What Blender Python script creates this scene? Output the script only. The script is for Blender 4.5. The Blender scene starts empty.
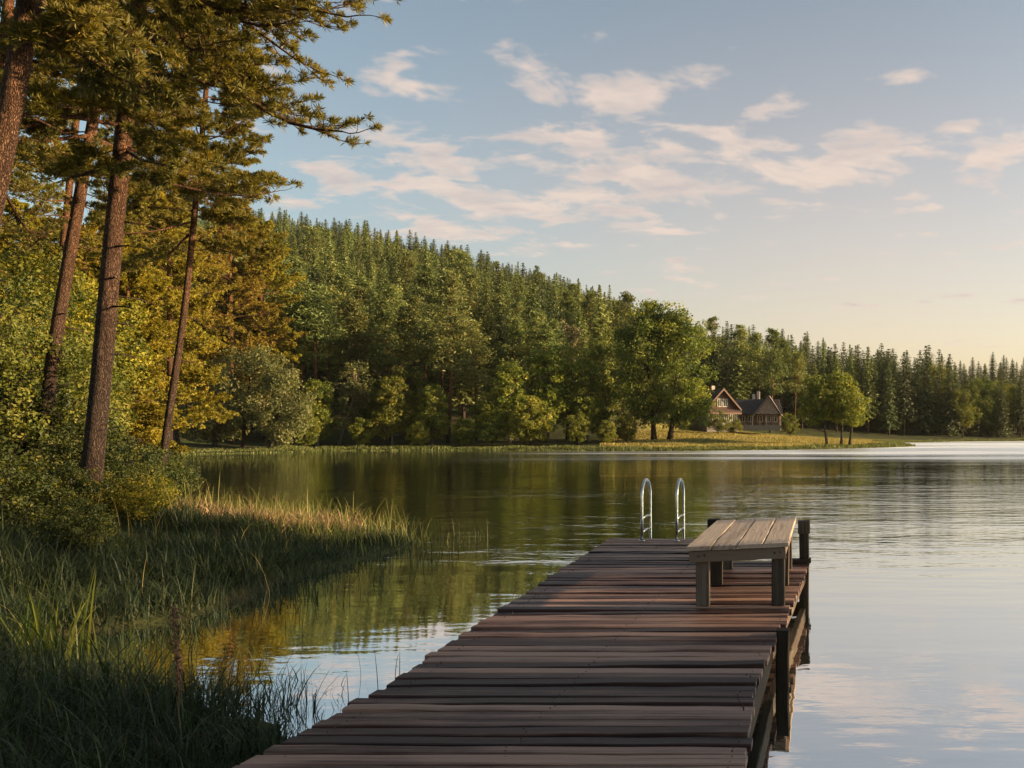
import bpy, math
import numpy as np

SEED = 11
rng = np.random.default_rng(SEED)
sc = bpy.context.scene
COL = sc.collection

# ------------------------------------------------------------------ camera model used to measure the place
F, PX0, HY, EYE = 900.0, 820.0, 430.0, 2.2


def un(px, py, d):
    return np.array([(px - PX0) / F * d, d, EYE + (HY - py) / F * d])


def ux(px, d):
    return (px - PX0) / F * d


# ------------------------------------------------------------------ mesh helpers
class MB:
    """collects shapes, links them as one mesh object"""

    def __init__(s):
        s.v, s.f, s.t, s.g, s.n = [], [], [], [], 0

    def add(s, v, f, t=0.5, g=None):
        v = np.asarray(v, float).reshape(-1, 3)
        if len(v) == 0:
            return
        s.v.append(v)
        for a in (f if isinstance(f, list) else [f]):
            a = np.asarray(a, np.int64)
            s.f.append(a + s.n)
        s.t.append(np.broadcast_to(np.asarray(t, float), (len(v),)).copy())
        s.g.append(v.copy() if g is None else np.asarray(g, float))
        s.n += len(v)

    def mesh(s, name, mats, smooth=False):
        v = np.concatenate(s.v)
        me = bpy.data.meshes.new(name)
        me.vertices.add(len(v))
        me.vertices.foreach_set('co', v.astype(np.float32).ravel())
        loops = np.concatenate([a.ravel() for a in s.f])
        tot = np.concatenate([np.full(len(a), a.shape[1]) for a in s.f])
        start = np.concatenate([[0], np.cumsum(tot)[:-1]])
        me.loops.add(len(loops))
        me.loops.foreach_set('vertex_index', loops.astype(np.int32))
        me.polygons.add(len(tot))
        me.polygons.foreach_set('loop_start', start.astype(np.int32))
        me.polygons.foreach_set('use_smooth', np.full(len(tot), bool(smooth)))
        me.update(calc_edges=True)
        a = me.attributes.new('tint', 'FLOAT', 'POINT')
        a.data.foreach_set('value', np.concatenate(s.t).astype(np.float32))
        a = me.attributes.new('grain', 'FLOAT_VECTOR', 'POINT')
        a.data.foreach_set('vector', np.concatenate(s.g).astype(np.float32).ravel())
        me.materials.append(mats)
        return me

    def build(s, name, mat, parent=None, smooth=False):
        return link(name, s.mesh(name, mat, smooth), parent)


def link(name, data, parent=None, loc=None, rotz=0.0, scale=None):
    o = bpy.data.objects.new(name, data)
    COL.objects.link(o)
    if parent is not None:
        o.parent = parent
    if loc is not None:
        o.location = [float(c) for c in loc]
    if rotz:
        o.rotation_euler = (0, 0, rotz)
    if scale is not None:
        o.scale = scale if hasattr(scale, '__len__') else (scale,) * 3
    return o


def tag(o, label=None, cat=None, group=None, kind=None):
    if label:
        o['label'] = label
    if cat:
        o['category'] = cat
    if group:
        o['group'] = group
    if kind:
        o['kind'] = kind
    return o


def thing(name, label, cat, loc=(0, 0, 0), rotz=0.0, group=None, scale=None):
    o = link(name, None, None, loc, rotz, scale)
    o.empty_display_size = 0.3
    return tag(o, label, cat, group)


def norm(a):
    return a / np.maximum(np.linalg.norm(a, axis=-1, keepdims=True), 1e-9)


def tube(path, rad, sides=6, cap=True):
    path = np.asarray(path, float)
    K = len(path)
    rad = np.broadcast_to(np.asarray(rad, float), (K,))
    tan = norm(np.gradient(path, axis=0))
    ref = np.eye(3)[int(np.argmin(np.abs(tan).max(0) + np.array([.02, .01, 0])))]
    a = norm(np.cross(tan, ref))
    b = np.cross(tan, a)
    ang = np.arange(sides) * 2 * math.pi / sides
    v = path[:, None, :] + rad[:, None, None] * (np.cos(ang)[None, :, None] * a[:, None, :] + np.sin(ang)[None, :, None] * b[:, None, :])
    i = np.arange(K - 1)[:, None] * sides
    j = np.arange(sides)[None, :]
    j2 = (j + 1) % sides
    f = np.stack([i + j, i + j2, i + sides + j2, i + sides + j], -1).reshape(-1, 4)
    fs = [f]
    if cap:
        fs.append(np.arange(sides)[None, ::-1])
        fs.append((K - 1) * sides + np.arange(sides)[None, :])
    return v.reshape(-1, 3), fs


def beam(mb, p0, p1, w, h, up=(0, 0, 1), ch=0.006, seg=1, jit=0.0, t=None, r=None):
    """timber with chamfered edges between two points; w = across, h = along up"""
    r = rng if r is None else r
    p0, p1, up = np.asarray(p0, float), np.asarray(p1, float), np.asarray(up, float)
    d = p1 - p0
    L = np.linalg.norm(d)
    d = d / L
    side = norm(np.cross(d, up))
    up = np.cross(side, d)
    a, b = w / 2, h / 2
    sec = np.array([[-a + ch, -b], [a - ch, -b], [a, -b + ch], [a, b - ch], [a - ch, b], [-a + ch, b], [-a, b - ch], [-a, -b + ch]])
    K = seg + 1
    s = np.linspace(0, 1, K)
    jj = r.normal(0, jit, (K, 2)) if jit else np.zeros((K, 2))
    c = p0 + d * (s * L)[:, None] + side * jj[:, :1] + up * jj[:, 1:]
    v = c[:, None, :] + side * sec[None, :, :1] + up * sec[None, :, 1:]
    i = np.arange(seg)[:, None] * 8
    j = np.arange(8)[None, :]
    j2 = (j + 1) % 8
    f = np.stack([i + j, i + j2, i + 8 + j2, i + 8 + j], -1).reshape(-1, 4)
    off = r.uniform(0, 50, 3)
    g = np.empty((K, 8, 3))
    g[..., 0] = (s * L)[:, None] + off[0]
    g[..., 1] = sec[None, :, 0] + off[1]
    g[..., 2] = sec[None, :, 1] + off[2]
    t = r.uniform(0, 1) if t is None else t
    mb.add(v.reshape(-1, 3), [f, np.arange(8)[None, ::-1], seg * 8 + np.arange(8)[None, :]], t, g.reshape(-1, 3))


def box(mb, lo, hi, t=0.5):
    (a, b, c), (d, e, f) = lo, hi
    v = [(a, b, c), (d, b, c), (d, e, c), (a, e, c), (a, b, f), (d, b, f), (d, e, f), (a, e, f)]
    q = [(0, 3, 2, 1), (4, 5, 6, 7), (0, 1, 5, 4), (1, 2, 6, 5), (2, 3, 7, 6), (3, 0, 4, 7)]
    mb.add(v, np.array(q), t)


def leaf_cards(c, nrm, size, r, asp=0.62):
    """one small diamond-shaped leaf at every point c"""
    n = len(c)
    q = norm(r.normal(0, 1, (n, 3)))
    u = norm(np.cross(nrm, q))
    w = np.cross(nrm, u)
    s = np.broadcast_to(np.asarray(size, float), (n,))[:, None]
    v = np.stack([c - u * s * .5, c - w * s * .5 * asp + u * s * .08, c + u * s * .5, c + w * s * .5 * asp + u * s * .08], 1)
    v[:, 1] += nrm * s * .12
    v[:, 3] += nrm * s * .12
    f = np.arange(4 * n).reshape(n, 4)
    return v.reshape(-1, 3), f


def needles(pos, axis, r, n=12, length=(.08, .13), width=.011, spread=.75):
    """tufts of needles: thin triangles fanned round every axis"""
    m = len(pos)
    d = norm(axis[:, None, :] * .75 + r.normal(0, spread * .7, (m, n, 3)))
    L = r.uniform(length[0], length[1], (m, n, 1))
    p = np.repeat(pos[:, None, :], n, 1)
    q = norm(np.cross(d, norm(r.normal(0, 1, (m, n, 3)))))
    v = np.stack([p - q * width, p + d * L * .55 + q * width * 1.2, p + d * L, p + d * L * .5 - q * width * 1.2], 2).reshape(-1, 3)
    f = np.arange(4 * m * n).reshape(-1, 4)
    return v, f


# ------------------------------------------------------------------ node helpers
class NT:
    def __init__(s, tree):
        s.t = tree
        s.t.nodes.clear()

    def n(s, kind, **kw):
        nd = s.t.nodes.new(kind)
        for k, v in kw.items():
            if k.startswith('i_'):
                nd.inputs[k[2:].replace('_', ' ')].default_value = v
            else:
                setattr(nd, k, v)
        return nd

    def l(s, a, b):
        s.t.links.new(a, b)

    def math(s, op, a, b=None, c=None, clamp=False):
        nd = s.t.nodes.new('ShaderNodeMath')
        nd.operation = op
        nd.use_clamp = clamp
        for i, x in enumerate((a, b, c)):
            if x is None:
                continue
            if isinstance(x, (int, float)):
                nd.inputs[i].default_value = x
            else:
                s.l(x, nd.inputs[i])
        return nd.outputs[0]

    def mix(s, fac, a, b, blend='MIX'):
        nd = s.t.nodes.new('ShaderNodeMix')
        nd.data_type = 'RGBA'
        nd.blend_type = blend
        for i, x in ((0, fac), (6, a), (7, b)):
            if isinstance(x, (int, float)):
                nd.inputs[i].default_value = x
            elif isinstance(x, tuple):
                nd.inputs[i].default_value = x if len(x) == 4 else x + (1,)
            else:
                s.l(x, nd.inputs[i])
        return nd.outputs[2]

    def ramp(s, fac, stops, interp='LINEAR'):
        nd = s.t.nodes.new('ShaderNodeValToRGB')
        nd.color_ramp.interpolation = interp
        el = nd.color_ramp.elements
        while len(el) > 1:
            el.remove(el[-1])
        for i, (p, c) in enumerate(stops):
            e = el[0] if i == 0 else el.new(p)
            e.position = p
            e.color = (c, c, c, 1) if isinstance(c, (int, float)) else tuple(c) + (1,)
        s.l(fac, nd.inputs[0])
        return nd.outputs[0]

    def noise(s, vec, scale, detail=4, rough=.55, out=0):
        nd = s.n('ShaderNodeTexNoise')
        nd.inputs['Scale'].default_value = scale
        nd.inputs['Detail'].default_value = detail
        nd.inputs['Roughness'].default_value = rough
        if vec is not None:
            s.l(vec, nd.inputs['Vector'])
        return nd.outputs[out]

    def vmul(s, vec, m):
        nd = s.n('ShaderNodeVectorMath', operation='MULTIPLY')
        s.l(vec, nd.inputs[0])
        nd.inputs[1].default_value = m
        return nd.outputs[0]

    def bump(s, h, strength=.3, dist=.02):
        nd = s.n('ShaderNodeBump')
        nd.inputs['Strength'].default_value = strength
        nd.inputs['Distance'].default_value = dist
        s.l(h, nd.inputs['Height'])
        return nd.outputs[0]


def mat(name):
    m = bpy.data.materials.new(name)
    m.use_nodes = True
    t = NT(m.node_tree)
    out = t.n('ShaderNodeOutputMaterial')
    return m, t, out


def foliage_mat(name, c1, c2, c3, transl=.35, rough=.55, vary=.35):
    m, t, out = mat(name)
    at = t.n('ShaderNodeAttribute', attribute_name='tint')
    oi = t.n('ShaderNodeObjectInfo')
    col = t.ramp(at.outputs['Fac'], [(0, c1), (.55, c2), (1, c3)])
    hsv = t.n('ShaderNodeHueSaturation')
    t.l(col, hsv.inputs['Color'])
    t.l(t.math('MULTIPLY_ADD', oi.outputs['Random'], vary, 1 - vary * .5), hsv.inputs['Value'])
    r2 = t.math('FRACT', t.math('MULTIPLY', oi.outputs['Random'], 7.31))
    t.l(t.math('MULTIPLY_ADD', r2, .04, .476), hsv.inputs['Hue'])
    p = t.n('ShaderNodeBsdfPrincipled')
    p.inputs['Roughness'].default_value = rough
    p.inputs['Specular IOR Level'].default_value = .25
    t.l(hsv.outputs[0], p.inputs['Base Color'])
    tr = t.n('ShaderNodeBsdfTranslucent')
    t.l(t.mix(1.0, hsv.outputs[0], (1.25, 1.2, .6), 'MULTIPLY'), tr.inputs['Color'])
    mx = t.n('ShaderNodeMixShader')
    mx.inputs[0].default_value = transl
    t.l(p.outputs[0], mx.inputs[1])
    t.l(tr.outputs[0], mx.inputs[2])
    t.l(mx.outputs[0], out.inputs['Surface'])
    return m


def bark_mat(name, low, high, zlo, zhi, scale=1.0):
    m, t, out = mat(name)
    tc = t.n('ShaderNodeTexCoord')
    sep = t.n('ShaderNodeSeparateXYZ')
    t.l(tc.outputs['Object'], sep.inputs[0])
    v = t.vmul(tc.outputs['Object'], (9 * scale, 9 * scale, 1.6 * scale))
    n1 = t.noise(v, 1.6, 6, .65)
    vo = t.n('ShaderNodeTexVoronoi', feature='DISTANCE_TO_EDGE')
    wv = t.n('ShaderNodeVectorMath', operation='MULTIPLY_ADD')
    t.l(t.noise(tc.outputs['Object'], 5.0 * scale, 4, .6, 1), wv.inputs[0])
    wv.inputs[1].default_value = (.9, .9, .8)
    t.l(t.vmul(tc.outputs['Object'], (11 * scale, 11 * scale, 1.9 * scale)), wv.inputs[2])
    t.l(wv.outputs[0], vo.inputs['Vector'])
    crack = t.ramp(vo.outputs['Distance'], [(0, 0), (.24, 1)])
    h = t.n('ShaderNodeMapRange')
    t.l(t.math('ADD', sep.outputs[2], t.math('MULTIPLY', n1, 2.0)), h.inputs[0])
    h.inputs[1].default_value, h.inputs[2].default_value = zlo, zhi
    col = t.mix(h.outputs[0], low, high)
    col = t.mix(t.ramp(n1, [(.35, 0), (.7, 1)]), t.mix(1.0, col, (.5, .47, .45), 'MULTIPLY'), col)
    col = t.mix(t.math('MULTIPLY_ADD', crack, .85, .15), t.mix(1.0, col, (.25, .22, .2), 'MULTIPLY'), col)
    p = t.n('ShaderNodeBsdfPrincipled')
    p.inputs['Roughness'].default_value = .9
    p.inputs['Specular IOR Level'].default_value = .15
    t.l(col, p.inputs['Base Color'])
    t.l(t.bump(t.math('ADD', t.math('MULTIPLY', crack, .9), n1), 1.0, .05), p.inputs['Normal'])
    t.l(p.outputs[0], out.inputs['Surface'])
    return m


def wood_mat(name, dark, mid, pale, wear=.5, rough=.55, spec=.35):
    m, t, out = mat(name)
    g = t.n('ShaderNodeAttribute', attribute_name='grain')
    tn = t.n('ShaderNodeAttribute', attribute_name='tint')
    tc = t.n('ShaderNodeTexCoord')
    a = t.noise(t.vmul(g.outputs['Vector'], (1.0, 22, 22)), 1.0, 6, .68)
    b = t.noise(t.vmul(g.outputs['Vector'], (3.2, 120, 120)), 1.0, 4, .6)
    c = t.noise(t.vmul(g.outputs['Vector'], (1.0, 3.0, 3.0)), 1.1, 4, .6)
    blotch = t.noise(tc.outputs['Object'], .9, 5, .62)
    col = t.mix(t.ramp(a, [(.3, 0), (.68, 1)]), dark, mid)
    w = t.math('ADD', t.math('MULTIPLY_ADD', tn.outputs['Fac'], .70, -.60), t.math('ADD', t.math('MULTIPLY', c, .45), t.math('MULTIPLY', blotch, .45)))
    w = t.math('ADD', w, t.math('ADD', t.math('MULTIPLY', b, .35), t.math('MULTIPLY', t.noise(t.vmul(g.outputs['Vector'], (.55, 24, 24)), 1.0, 4, .55), .85)))
    col = t.mix(t.ramp(w, [(.70 + (.5 - wear) * .4, 0), (.98 + (.5 - wear) * .4, 1)]), col, pale)
    col = t.mix(1.0, col, t.ramp(tn.outputs['Fac'], [(0, (.55, .52, .52)), (.5, (.95, .93, .92)), (1, (1.3, 1.25, 1.2))]), 'MULTIPLY')
    cracks = t.ramp(t.noise(t.vmul(g.outputs['Vector'], (.8, 60, 60)), 1.0, 3, .5), [(.27, 0), (.36, 1)])
    col = t.mix(cracks, t.mix(1.0, col, (.22, .2, .19), 'MULTIPLY'), col)
    p = t.n('ShaderNodeBsdfPrincipled')
    p.inputs['Specular IOR Level'].default_value = spec
    t.l(t.math('MULTIPLY_ADD', a, .35, rough - .18), p.inputs['Roughness'])
    t.l(col, p.inputs['Base Color'])
    hh = t.math('ADD', t.math('MULTIPLY', a, .7), t.math('MULTIPLY_ADD', b, .4, t.math('MULTIPLY', cracks, .5)))
    t.l(t.bump(hh, 1.0, .012), p.inputs['Normal'])
    t.l(p.outputs[0], out.inputs['Surface'])
    return m


def plain_mat(name, col, rough=.6, metal=0.0, var=.25, scale=3.0, spec=.4, bump=.0):
    m, t, out = mat(name)
    tc = t.n('ShaderNodeTexCoord')
    n1 = t.noise(tc.outputs['Object'], scale, 5, .6)
    c = t.mix(t.ramp(n1, [(.3, 0), (.7, 1)]), tuple(x * (1 - var) for x in col), tuple(min(1, x * (1 + var)) for x in col))
    p = t.n('ShaderNodeBsdfPrincipled')
    p.inputs['Roughness'].default_value = rough
    p.inputs['Metallic'].default_value = metal
    p.inputs['Specular IOR Level'].default_value = spec
    t.l(c, p.inputs['Base Color'])
    if bump:
        t.l(t.bump(n1, bump, .02), p.inputs['Normal'])
    t.l(p.outputs[0], out.inputs['Surface'])
    return m


M = {}
M['needle'] = foliage_mat('pine_needles', (.036, .042, .009), (.125, .108, .016), (.27, .19, .026), .34)
M['sunlit_needle'] = foliage_mat('sunlit_pine_needles', (.060, .064, .009), (.20, .168, .016), (.38, .28, .024), .38)  # brighter copy of the pine needles, warm sunlight painted into the colour
M['spruce'] = foliage_mat('spruce_needles', (.028, .044, .017), (.062, .082, .028), (.125, .130, .044), .2, .55, .6)
M['hillpine'] = foliage_mat('hill_pine_needles', (.046, .072, .022), (.130, .160, .045), (.28, .270, .075), .26, .55, .6)
M['leaf'] = foliage_mat('broad_leaves', (.038, .058, .010), (.112, .135, .022), (.22, .21, .035), .40)
M['bright'] = foliage_mat('bright_leaves', (.060, .085, .012), (.145, .165, .024), (.27, .25, .04), .42)
M['lawn'] = foliage_mat('lawn_blades', (.13, .115, .035), (.27, .205, .065), (.42, .31, .13), .3, .6, 0)
M['gold'] = foliage_mat('golden_leaves', (.040, .054, .008), (.150, .145, .015), (.33, .26, .024), .42)
M['willow'] = foliage_mat('willow_leaves', (.060, .075, .028), (.13, .145, .05), (.21, .20, .07), .38)
M['pale'] = foliage_mat('pale_leaves', (.12, .11, .055), (.22, .19, .095), (.3, .26, .13), .3)
M['bush'] = foliage_mat('bush_leaves', (.014, .025, .006), (.042, .055, .011), (.12, .11, .020), .36)
M['grass'] = foliage_mat('bank_grass_blades', (.008, .016, .007), (.020, .035, .012), (.060, .066, .024), .25, .55, 0)
M['sedge'] = foliage_mat('sedge_blades', (.022, .040, .006), (.055, .080, .010), (.11, .12, .02), .45, .45, 0)
M['reed'] = foliage_mat('reed_blades', (.055, .080, .016), (.17, .165, .042), (.36, .29, .10), .35, .6, 0)
M['deadreed'] = foliage_mat('dead_reed_blades', (.10, .068, .036), (.25, .18, .085), (.42, .32, .17), .25, .7, 0)
M['farreed'] = foliage_mat('far_reed_blades', (.05, .075, .02), (.10, .125, .035), (.18, .17, .06), .3, .6, 0)
M['pinebark'] = bark_mat('pine_bark', (.10, .070, .055), (.30, .145, .070), 3.5, 11)
M['bark'] = bark_mat('broadleaf_bark', (.09, .070, .052), (.13, .10, .075), 2, 9)
M['hillbark'] = bark_mat('hill_pine_bark', (.13, .085, .06), (.26, .13, .07), 3, 9, .5)
M['birch'] = bark_mat('birch_bark', (.42, .38, .33), (.5, .46, .4), 1, 6, .6)
M['deck'] = wood_mat('weathered_deck_boards', (.014, .006, .0045), (.068, .026, .0175), (.205, .125, .096), .42, .50, .3)
M['beam'] = wood_mat('weathered_dock_beams', (.030, .021, .014), (.085, .058, .037), (.15, .12, .09), .28, .7, .2)
M['piling'] = wood_mat('dark_wet_pilings', (.014, .011, .008), (.038, .029, .020), (.066, .054, .040), .25, .65, .12)
M['bench'] = wood_mat('weathered_bench_timber', (.026, .020, .015), (.070, .054, .042), (.105, .083, .066), .30, .7, .2)
M['benchtop'] = wood_mat('bleached_bench_planks', (.060, .043, .032), (.142, .105, .079), (.265, .214, .168), .46, .58, .3)
M['steel'] = plain_mat('stainless_steel', (.52, .51, .49), .24, 1.0, .1)
M['mudstalk'] = plain_mat('dry_stalk', (.085, .036, .018), .8, 0, .4, 20)


# ------------------------------------------------------------------ terrain
SHORE = np.array([
    (-3.32, 5.86), (-4.6, 7.0), (-5.9, 7.4), (-7.7, 8.3), (-8.1, 9.6), (-7.3, 10.4), (-7.6, 12.2), (-7.9, 13.7), (-7.7, 15.2), (-7.6, 16.8),
    (-8.9, 18.9), (-11.7, 21.5), (-15.3, 23.3), (-18.3, 25.4), (-22.4, 30.5), (-28.9, 39.6), (-45.2, 62), (-57, 79), (-58, 84),
    (-52, 90), (-54, 96), (-40.7, 99), (-27.9, 96.6), (-13.6, 94.5), (-2.3, 101.5), (7.5, 113), (11.9, 121), (12.4, 134), (11.0, 147),
    (14, 158), (26.8, 172), (40.8, 180), (58, 188), (142, 220), (420, 190), (420, 130), (150, 75), (60, 48), (30, 34), (20, 24), (17, 12), (13, 2), (6, -6),
    (0, 1), (-2, 4)])


def shore_dist(x, y):
    """signed distance to the shoreline: positive on land"""
    x = np.asarray(x, float).ravel()
    y = np.asarray(y, float).ravel()
    P = SHORE
    Q = np.roll(P, -1, 0)
    best = np.full(len(x), 1e18)
    ins = np.zeros(len(x), bool)
    for (ax, ay), (bx, by) in zip(P, Q):
        dx, dy = bx - ax, by - ay
        t = np.clip(((x - ax) * dx + (y - ay) * dy) / (dx * dx + dy * dy), 0, 1)
        best = np.minimum(best, (x - ax - t * dx) ** 2 + (y - ay - t * dy) ** 2)
        c = (ay > y) != (by > y)
        if ay != by:
            ins ^= c & (x < (bx - ax) * (y - ay) / (by - ay) + ax)
    return np.where(ins, -1, 1) * np.sqrt(best)


def sm(t):
    t = np.clip(t, 0, 1)
    return t * t * (3 - 2 * t)


def wob(x, y, s, k=0):
    return (np.sin(x * s + 1.3 + k) * np.cos(y * s * 1.13 + .7 * k) + .5 * np.sin(x * s * 2.3 - y * s * 1.7 + k) + .35 * np.cos(x * s * 4.1 + y * s * 3.3 + 2 * k)) / 1.85


CAN_A = [-200, 0, 150, 262, 300, 350, 400, 450, 500, 550, 600, 640, 680, 720, 780, 830, 870, 900, 940, 970, 1100]
CAN_Y = [196, 198, 204, 211, 217, 222, 232, 245, 261, 277, 298, 318, 325, 330, 333, 341, 352, 360, 368, 378, 392]
RIDGE_A, RIDGE_DD = [560, 820], [360.0, 240.0]


def ground_z(x, y):
    x = np.asarray(x, float)
    y = np.asarray(y, float)
    shp = np.broadcast(x, y).shape
    x, y = np.broadcast_arrays(x, y)
    x, y = x.ravel(), y.ravel()
    s = shore_dist(x, y)
    near = .10 + .55 * sm(s / 5) + .25 * sm((s - 4) / 10) + .07 * wob(x, y, 1.7) * sm(s / 1.5)
    far = .12 + np.minimum(np.maximum(s, 0), 55) * .055 + .25 * wob(x, y, .16) * sm(s / 12)
    k = sm((y - 28) / 25)
    land = near * (1 - k) + far * k
    a = np.where(y > 20, x / np.maximum(y, 20) * F + PX0, -400)
    d0 = np.interp(a, [150, 300, 450, 620, 690, 780, 860, 950, 1024], [90, 108, 113, 118, 150, 168, 172, 182, 192])
    RIDGE_D = np.interp(a, RIDGE_A, RIDGE_DD)
    rz = np.maximum(EYE + (HY - np.interp(a, CAN_A, CAN_Y)) / F * RIDGE_D - 20.0, 0)
    t = np.clip((y - d0) / (RIDGE_D - d0), 0, 1.4)
    hill = rz * np.where(t < 1, t, 1 - .6 * sm((t - 1) / .4)) + .8 * wob(x, y, .09, 2) * sm(t * 2)
    hill += 13 * sm((y - 290) / 80) * sm((a - 930) / 30)
    land = land + np.maximum(hill, 0) * (y > 80)
    wet = np.maximum(-1.6, s * .28 - .06)
    z = np.where(s > 0, land, wet)
    return z.reshape(shp) if shp else float(z[0])


def build_ground():
    xs = np.unique(np.round(np.concatenate([np.linspace(-2500, -280, 24), np.arange(-280, 70, 3.5), np.arange(-30, 4, .35), np.linspace(70, 2500, 26)]), 3))
    ys = np.unique(np.round(np.concatenate([np.linspace(-300, -12, 12), np.arange(-12, 32, .35), np.arange(32, 130, 1.6), np.arange(130, 480, 5.0), np.linspace(480, 3500, 24)]), 3))
    X, Y = np.meshgrid(xs, ys)
    Z = ground_z(X, Y)
    s = shore_dist(X, Y).reshape(X.shape)
    nx, ny = len(xs), len(ys)
    i = np.arange(ny - 1)[:, None] * nx
    j = np.arange(nx - 1)[None, :]
    f = np.stack([i + j, i + j + 1, i + nx + j + 1, i + nx + j], -1).reshape(-1, 4)
    a = np.where(Y > 20, X / np.maximum(Y, 20) * F + PX0, 0)
    meadow = sm((s) / 2.5) * sm((a - 600) / 90) * sm((172 - Y) / 14) * (Y > 80) * sm((930 - a) / 30)
    t = np.clip(meadow, 0, 1)
    mb = MB()
    mb.add(np.stack([X, Y, Z], -1).reshape(-1, 3), f, t.ravel())
    m, n, out = mat('lakeside_ground')
    tc = n.n('ShaderNodeTexCoord')
    at = n.n('ShaderNodeAttribute', attribute_name='tint')
    n1 = n.noise(tc.outputs['Object'], .35, 6, .6)
    n2 = n.noise(tc.outputs['Object'], 3.0, 6, .7)
    n3 = n.noise(tc.outputs['Object'], .11, 3, .5)
    floor_ = n.mix(n.ramp(n2, [(.35, 0), (.65, 1)]), (.022, .020, .012), (.050, .046, .020))
    floor_ = n.mix(n.ramp(n1, [(.45, 0), (.6, 1)]), floor_, (.045, .060, .018))
    mead = n.mix(n.ramp(n1, [(.35, 0), (.65, 1)]), (.16, .150, .040), (.34, .26, .085))
    mead = n.mix(n.ramp(n3, [(.42, 0), (.6, 1)]), mead, (.085, .11, .028))
    mead = n.mix(n.math('MULTIPLY', n2, .5), mead, n.mix(1.0, mead, (.5, .55, .5), 'MULTIPLY'))
    p = n.n('ShaderNodeBsdfPrincipled')
    p.inputs['Roughness'].default_value = .95
    p.inputs['Specular IOR Level'].default_value = .1
    n.l(n.mix(at.outputs['Fac'], floor_, mead), p.inputs['Base Color'])
    n.l(n.bump(n.math('ADD', n2, n.math('MULTIPLY', n1, 2)), .8, .15), p.inputs['Normal'])
    n.l(p.outputs[0], out.inputs['Surface'])
    o = mb.build('ground', m, None, True)
    tag(o, kind='structure')


build_ground()


def build_water():
    mb = MB()
    xs = np.array([-2500, -200, 0, 200, 2500.0])
    ys = np.array([-300, 0, 100, 250, 3500.0])
    X, Y = np.meshgrid(xs, ys)
    i = np.arange(4)[:, None] * 5
    j = np.arange(4)[None, :]
    f = np.stack([i + j, i + j + 1, i + 6 + j, i + 5 + j], -1).reshape(-1, 4)
    mb.add(np.stack([X, Y, 0 * X], -1).reshape(-1, 3), f)
    m, n, out = mat('lake_water')
    geo = n.n('ShaderNodeNewGeometry')
    pos = geo.outputs['Position']
    sep = n.n('ShaderNodeSeparateXYZ')
    n.l(pos, sep.inputs[0])
    # wind: long cat's-paws lying across the lake, calm water near the dock
    big = n.noise(n.vmul(pos, (.010, .055, 0)), 1.0, 3, .5)
    mid = n.noise(n.vmul(pos, (.05, .22, 0)), 1.0, 4, .6)
    wind = n.ramp(n.math('ADD', n.math('MULTIPLY', big, .65), n.math('MULTIPLY', mid, .35)), [(.46, 0), (.60, 1)])
    farb = n.n('ShaderNodeMapRange', interpolation_type='SMOOTHSTEP')
    n.l(n.math('ADD', sep.outputs[1], n.math('MULTIPLY', n.math('SUBTRACT', big, .5), 40.0)), farb.inputs[0])
    farb.inputs[1].default_value, farb.inputs[2].default_value = 46, 98
    fx = n.n('ShaderNodeMapRange', interpolation_type='SMOOTHSTEP')
    n.l(sep.outputs[0], fx.inputs[0])
    fx.inputs[1].default_value, fx.inputs[2].default_value = -44, -4
    ruffle = n.math('MULTIPLY', farb.outputs[0], fx.outputs[0])
    ripple_zone = n.n('ShaderNodeMapRange', interpolation_type='SMOOTHSTEP')
    n.l(n.math('ADD', sep.outputs[1], n.math('MULTIPLY', n.math('SUBTRACT', mid, .5), 9.0)), ripple_zone.inputs[0])
    ripple_zone.inputs[1].default_value, ripple_zone.inputs[2].default_value = 10.5, 21
    w1 = n.noise(n.vmul(pos, (2.2, 5.0, 1)), 1.0, 3, .5)
    w2 = n.noise(n.vmul(pos, (.55, 1.5, 1)), 1.0, 2, .5)
    w3 = n.noise(n.vmul(pos, (.25, .5, 1)), 1.0, 2, .4)
    amp = n.math('MULTIPLY_ADD', ripple_zone.outputs[0], .0065, .0014)
    amp = n.math('ADD', amp, n.math('MULTIPLY', wind, .006))
    h = n.math('ADD', n.math('MULTIPLY', w1, amp), n.math('MULTIPLY', n.math('ADD', n.math('MULTIPLY', w2, 2.0), n.math('MULTIPLY', w3, 2.2)), n.math('MULTIPLY', amp, .9)))
    b = n.n('ShaderNodeBump')
    b.inputs['Strength'].default_value = 1.0
    b.inputs['Distance'].default_value = 1.0
    n.l(h, b.inputs['Height'])
    rough = n.math('ADD', .012, n.math('MULTIPLY', ruffle, n.math('MULTIPLY_ADD', wind, .26, .32)))
    gl = n.n('ShaderNodeBsdfGlossy')
    gl.inputs['Color'].default_value = (.93, .95, .96, 1)
    n.l(rough, gl.inputs['Roughness'])
    n.l(b.outputs[0], gl.inputs['Normal'])
    df = n.n('ShaderNodeBsdfDiffuse')
    df.inputs['Color'].default_value = (.012, .016, .008, 1)
    fr = n.n('ShaderNodeFresnel')
    fr.inputs['IOR'].default_value = 1.6
    n.l(b.outputs[0], fr.inputs['Normal'])
    mx = n.n('ShaderNodeMixShader')
    n.l(n.math('MULTIPLY_ADD', fr.outputs[0], .22, .77), mx.inputs[0])
    n.l(df.outputs[0], mx.inputs[1])
    n.l(gl.outputs[0], mx.inputs[2])
    n.l(mx.outputs[0], out.inputs['Surface'])
    o = mb.build('water', m)
    tag(o, kind='structure')


build_water()

# ------------------------------------------------------------------ sky and sun
SUN_AZ, SUN_EL = math.radians(85), math.radians(11.5)


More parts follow.
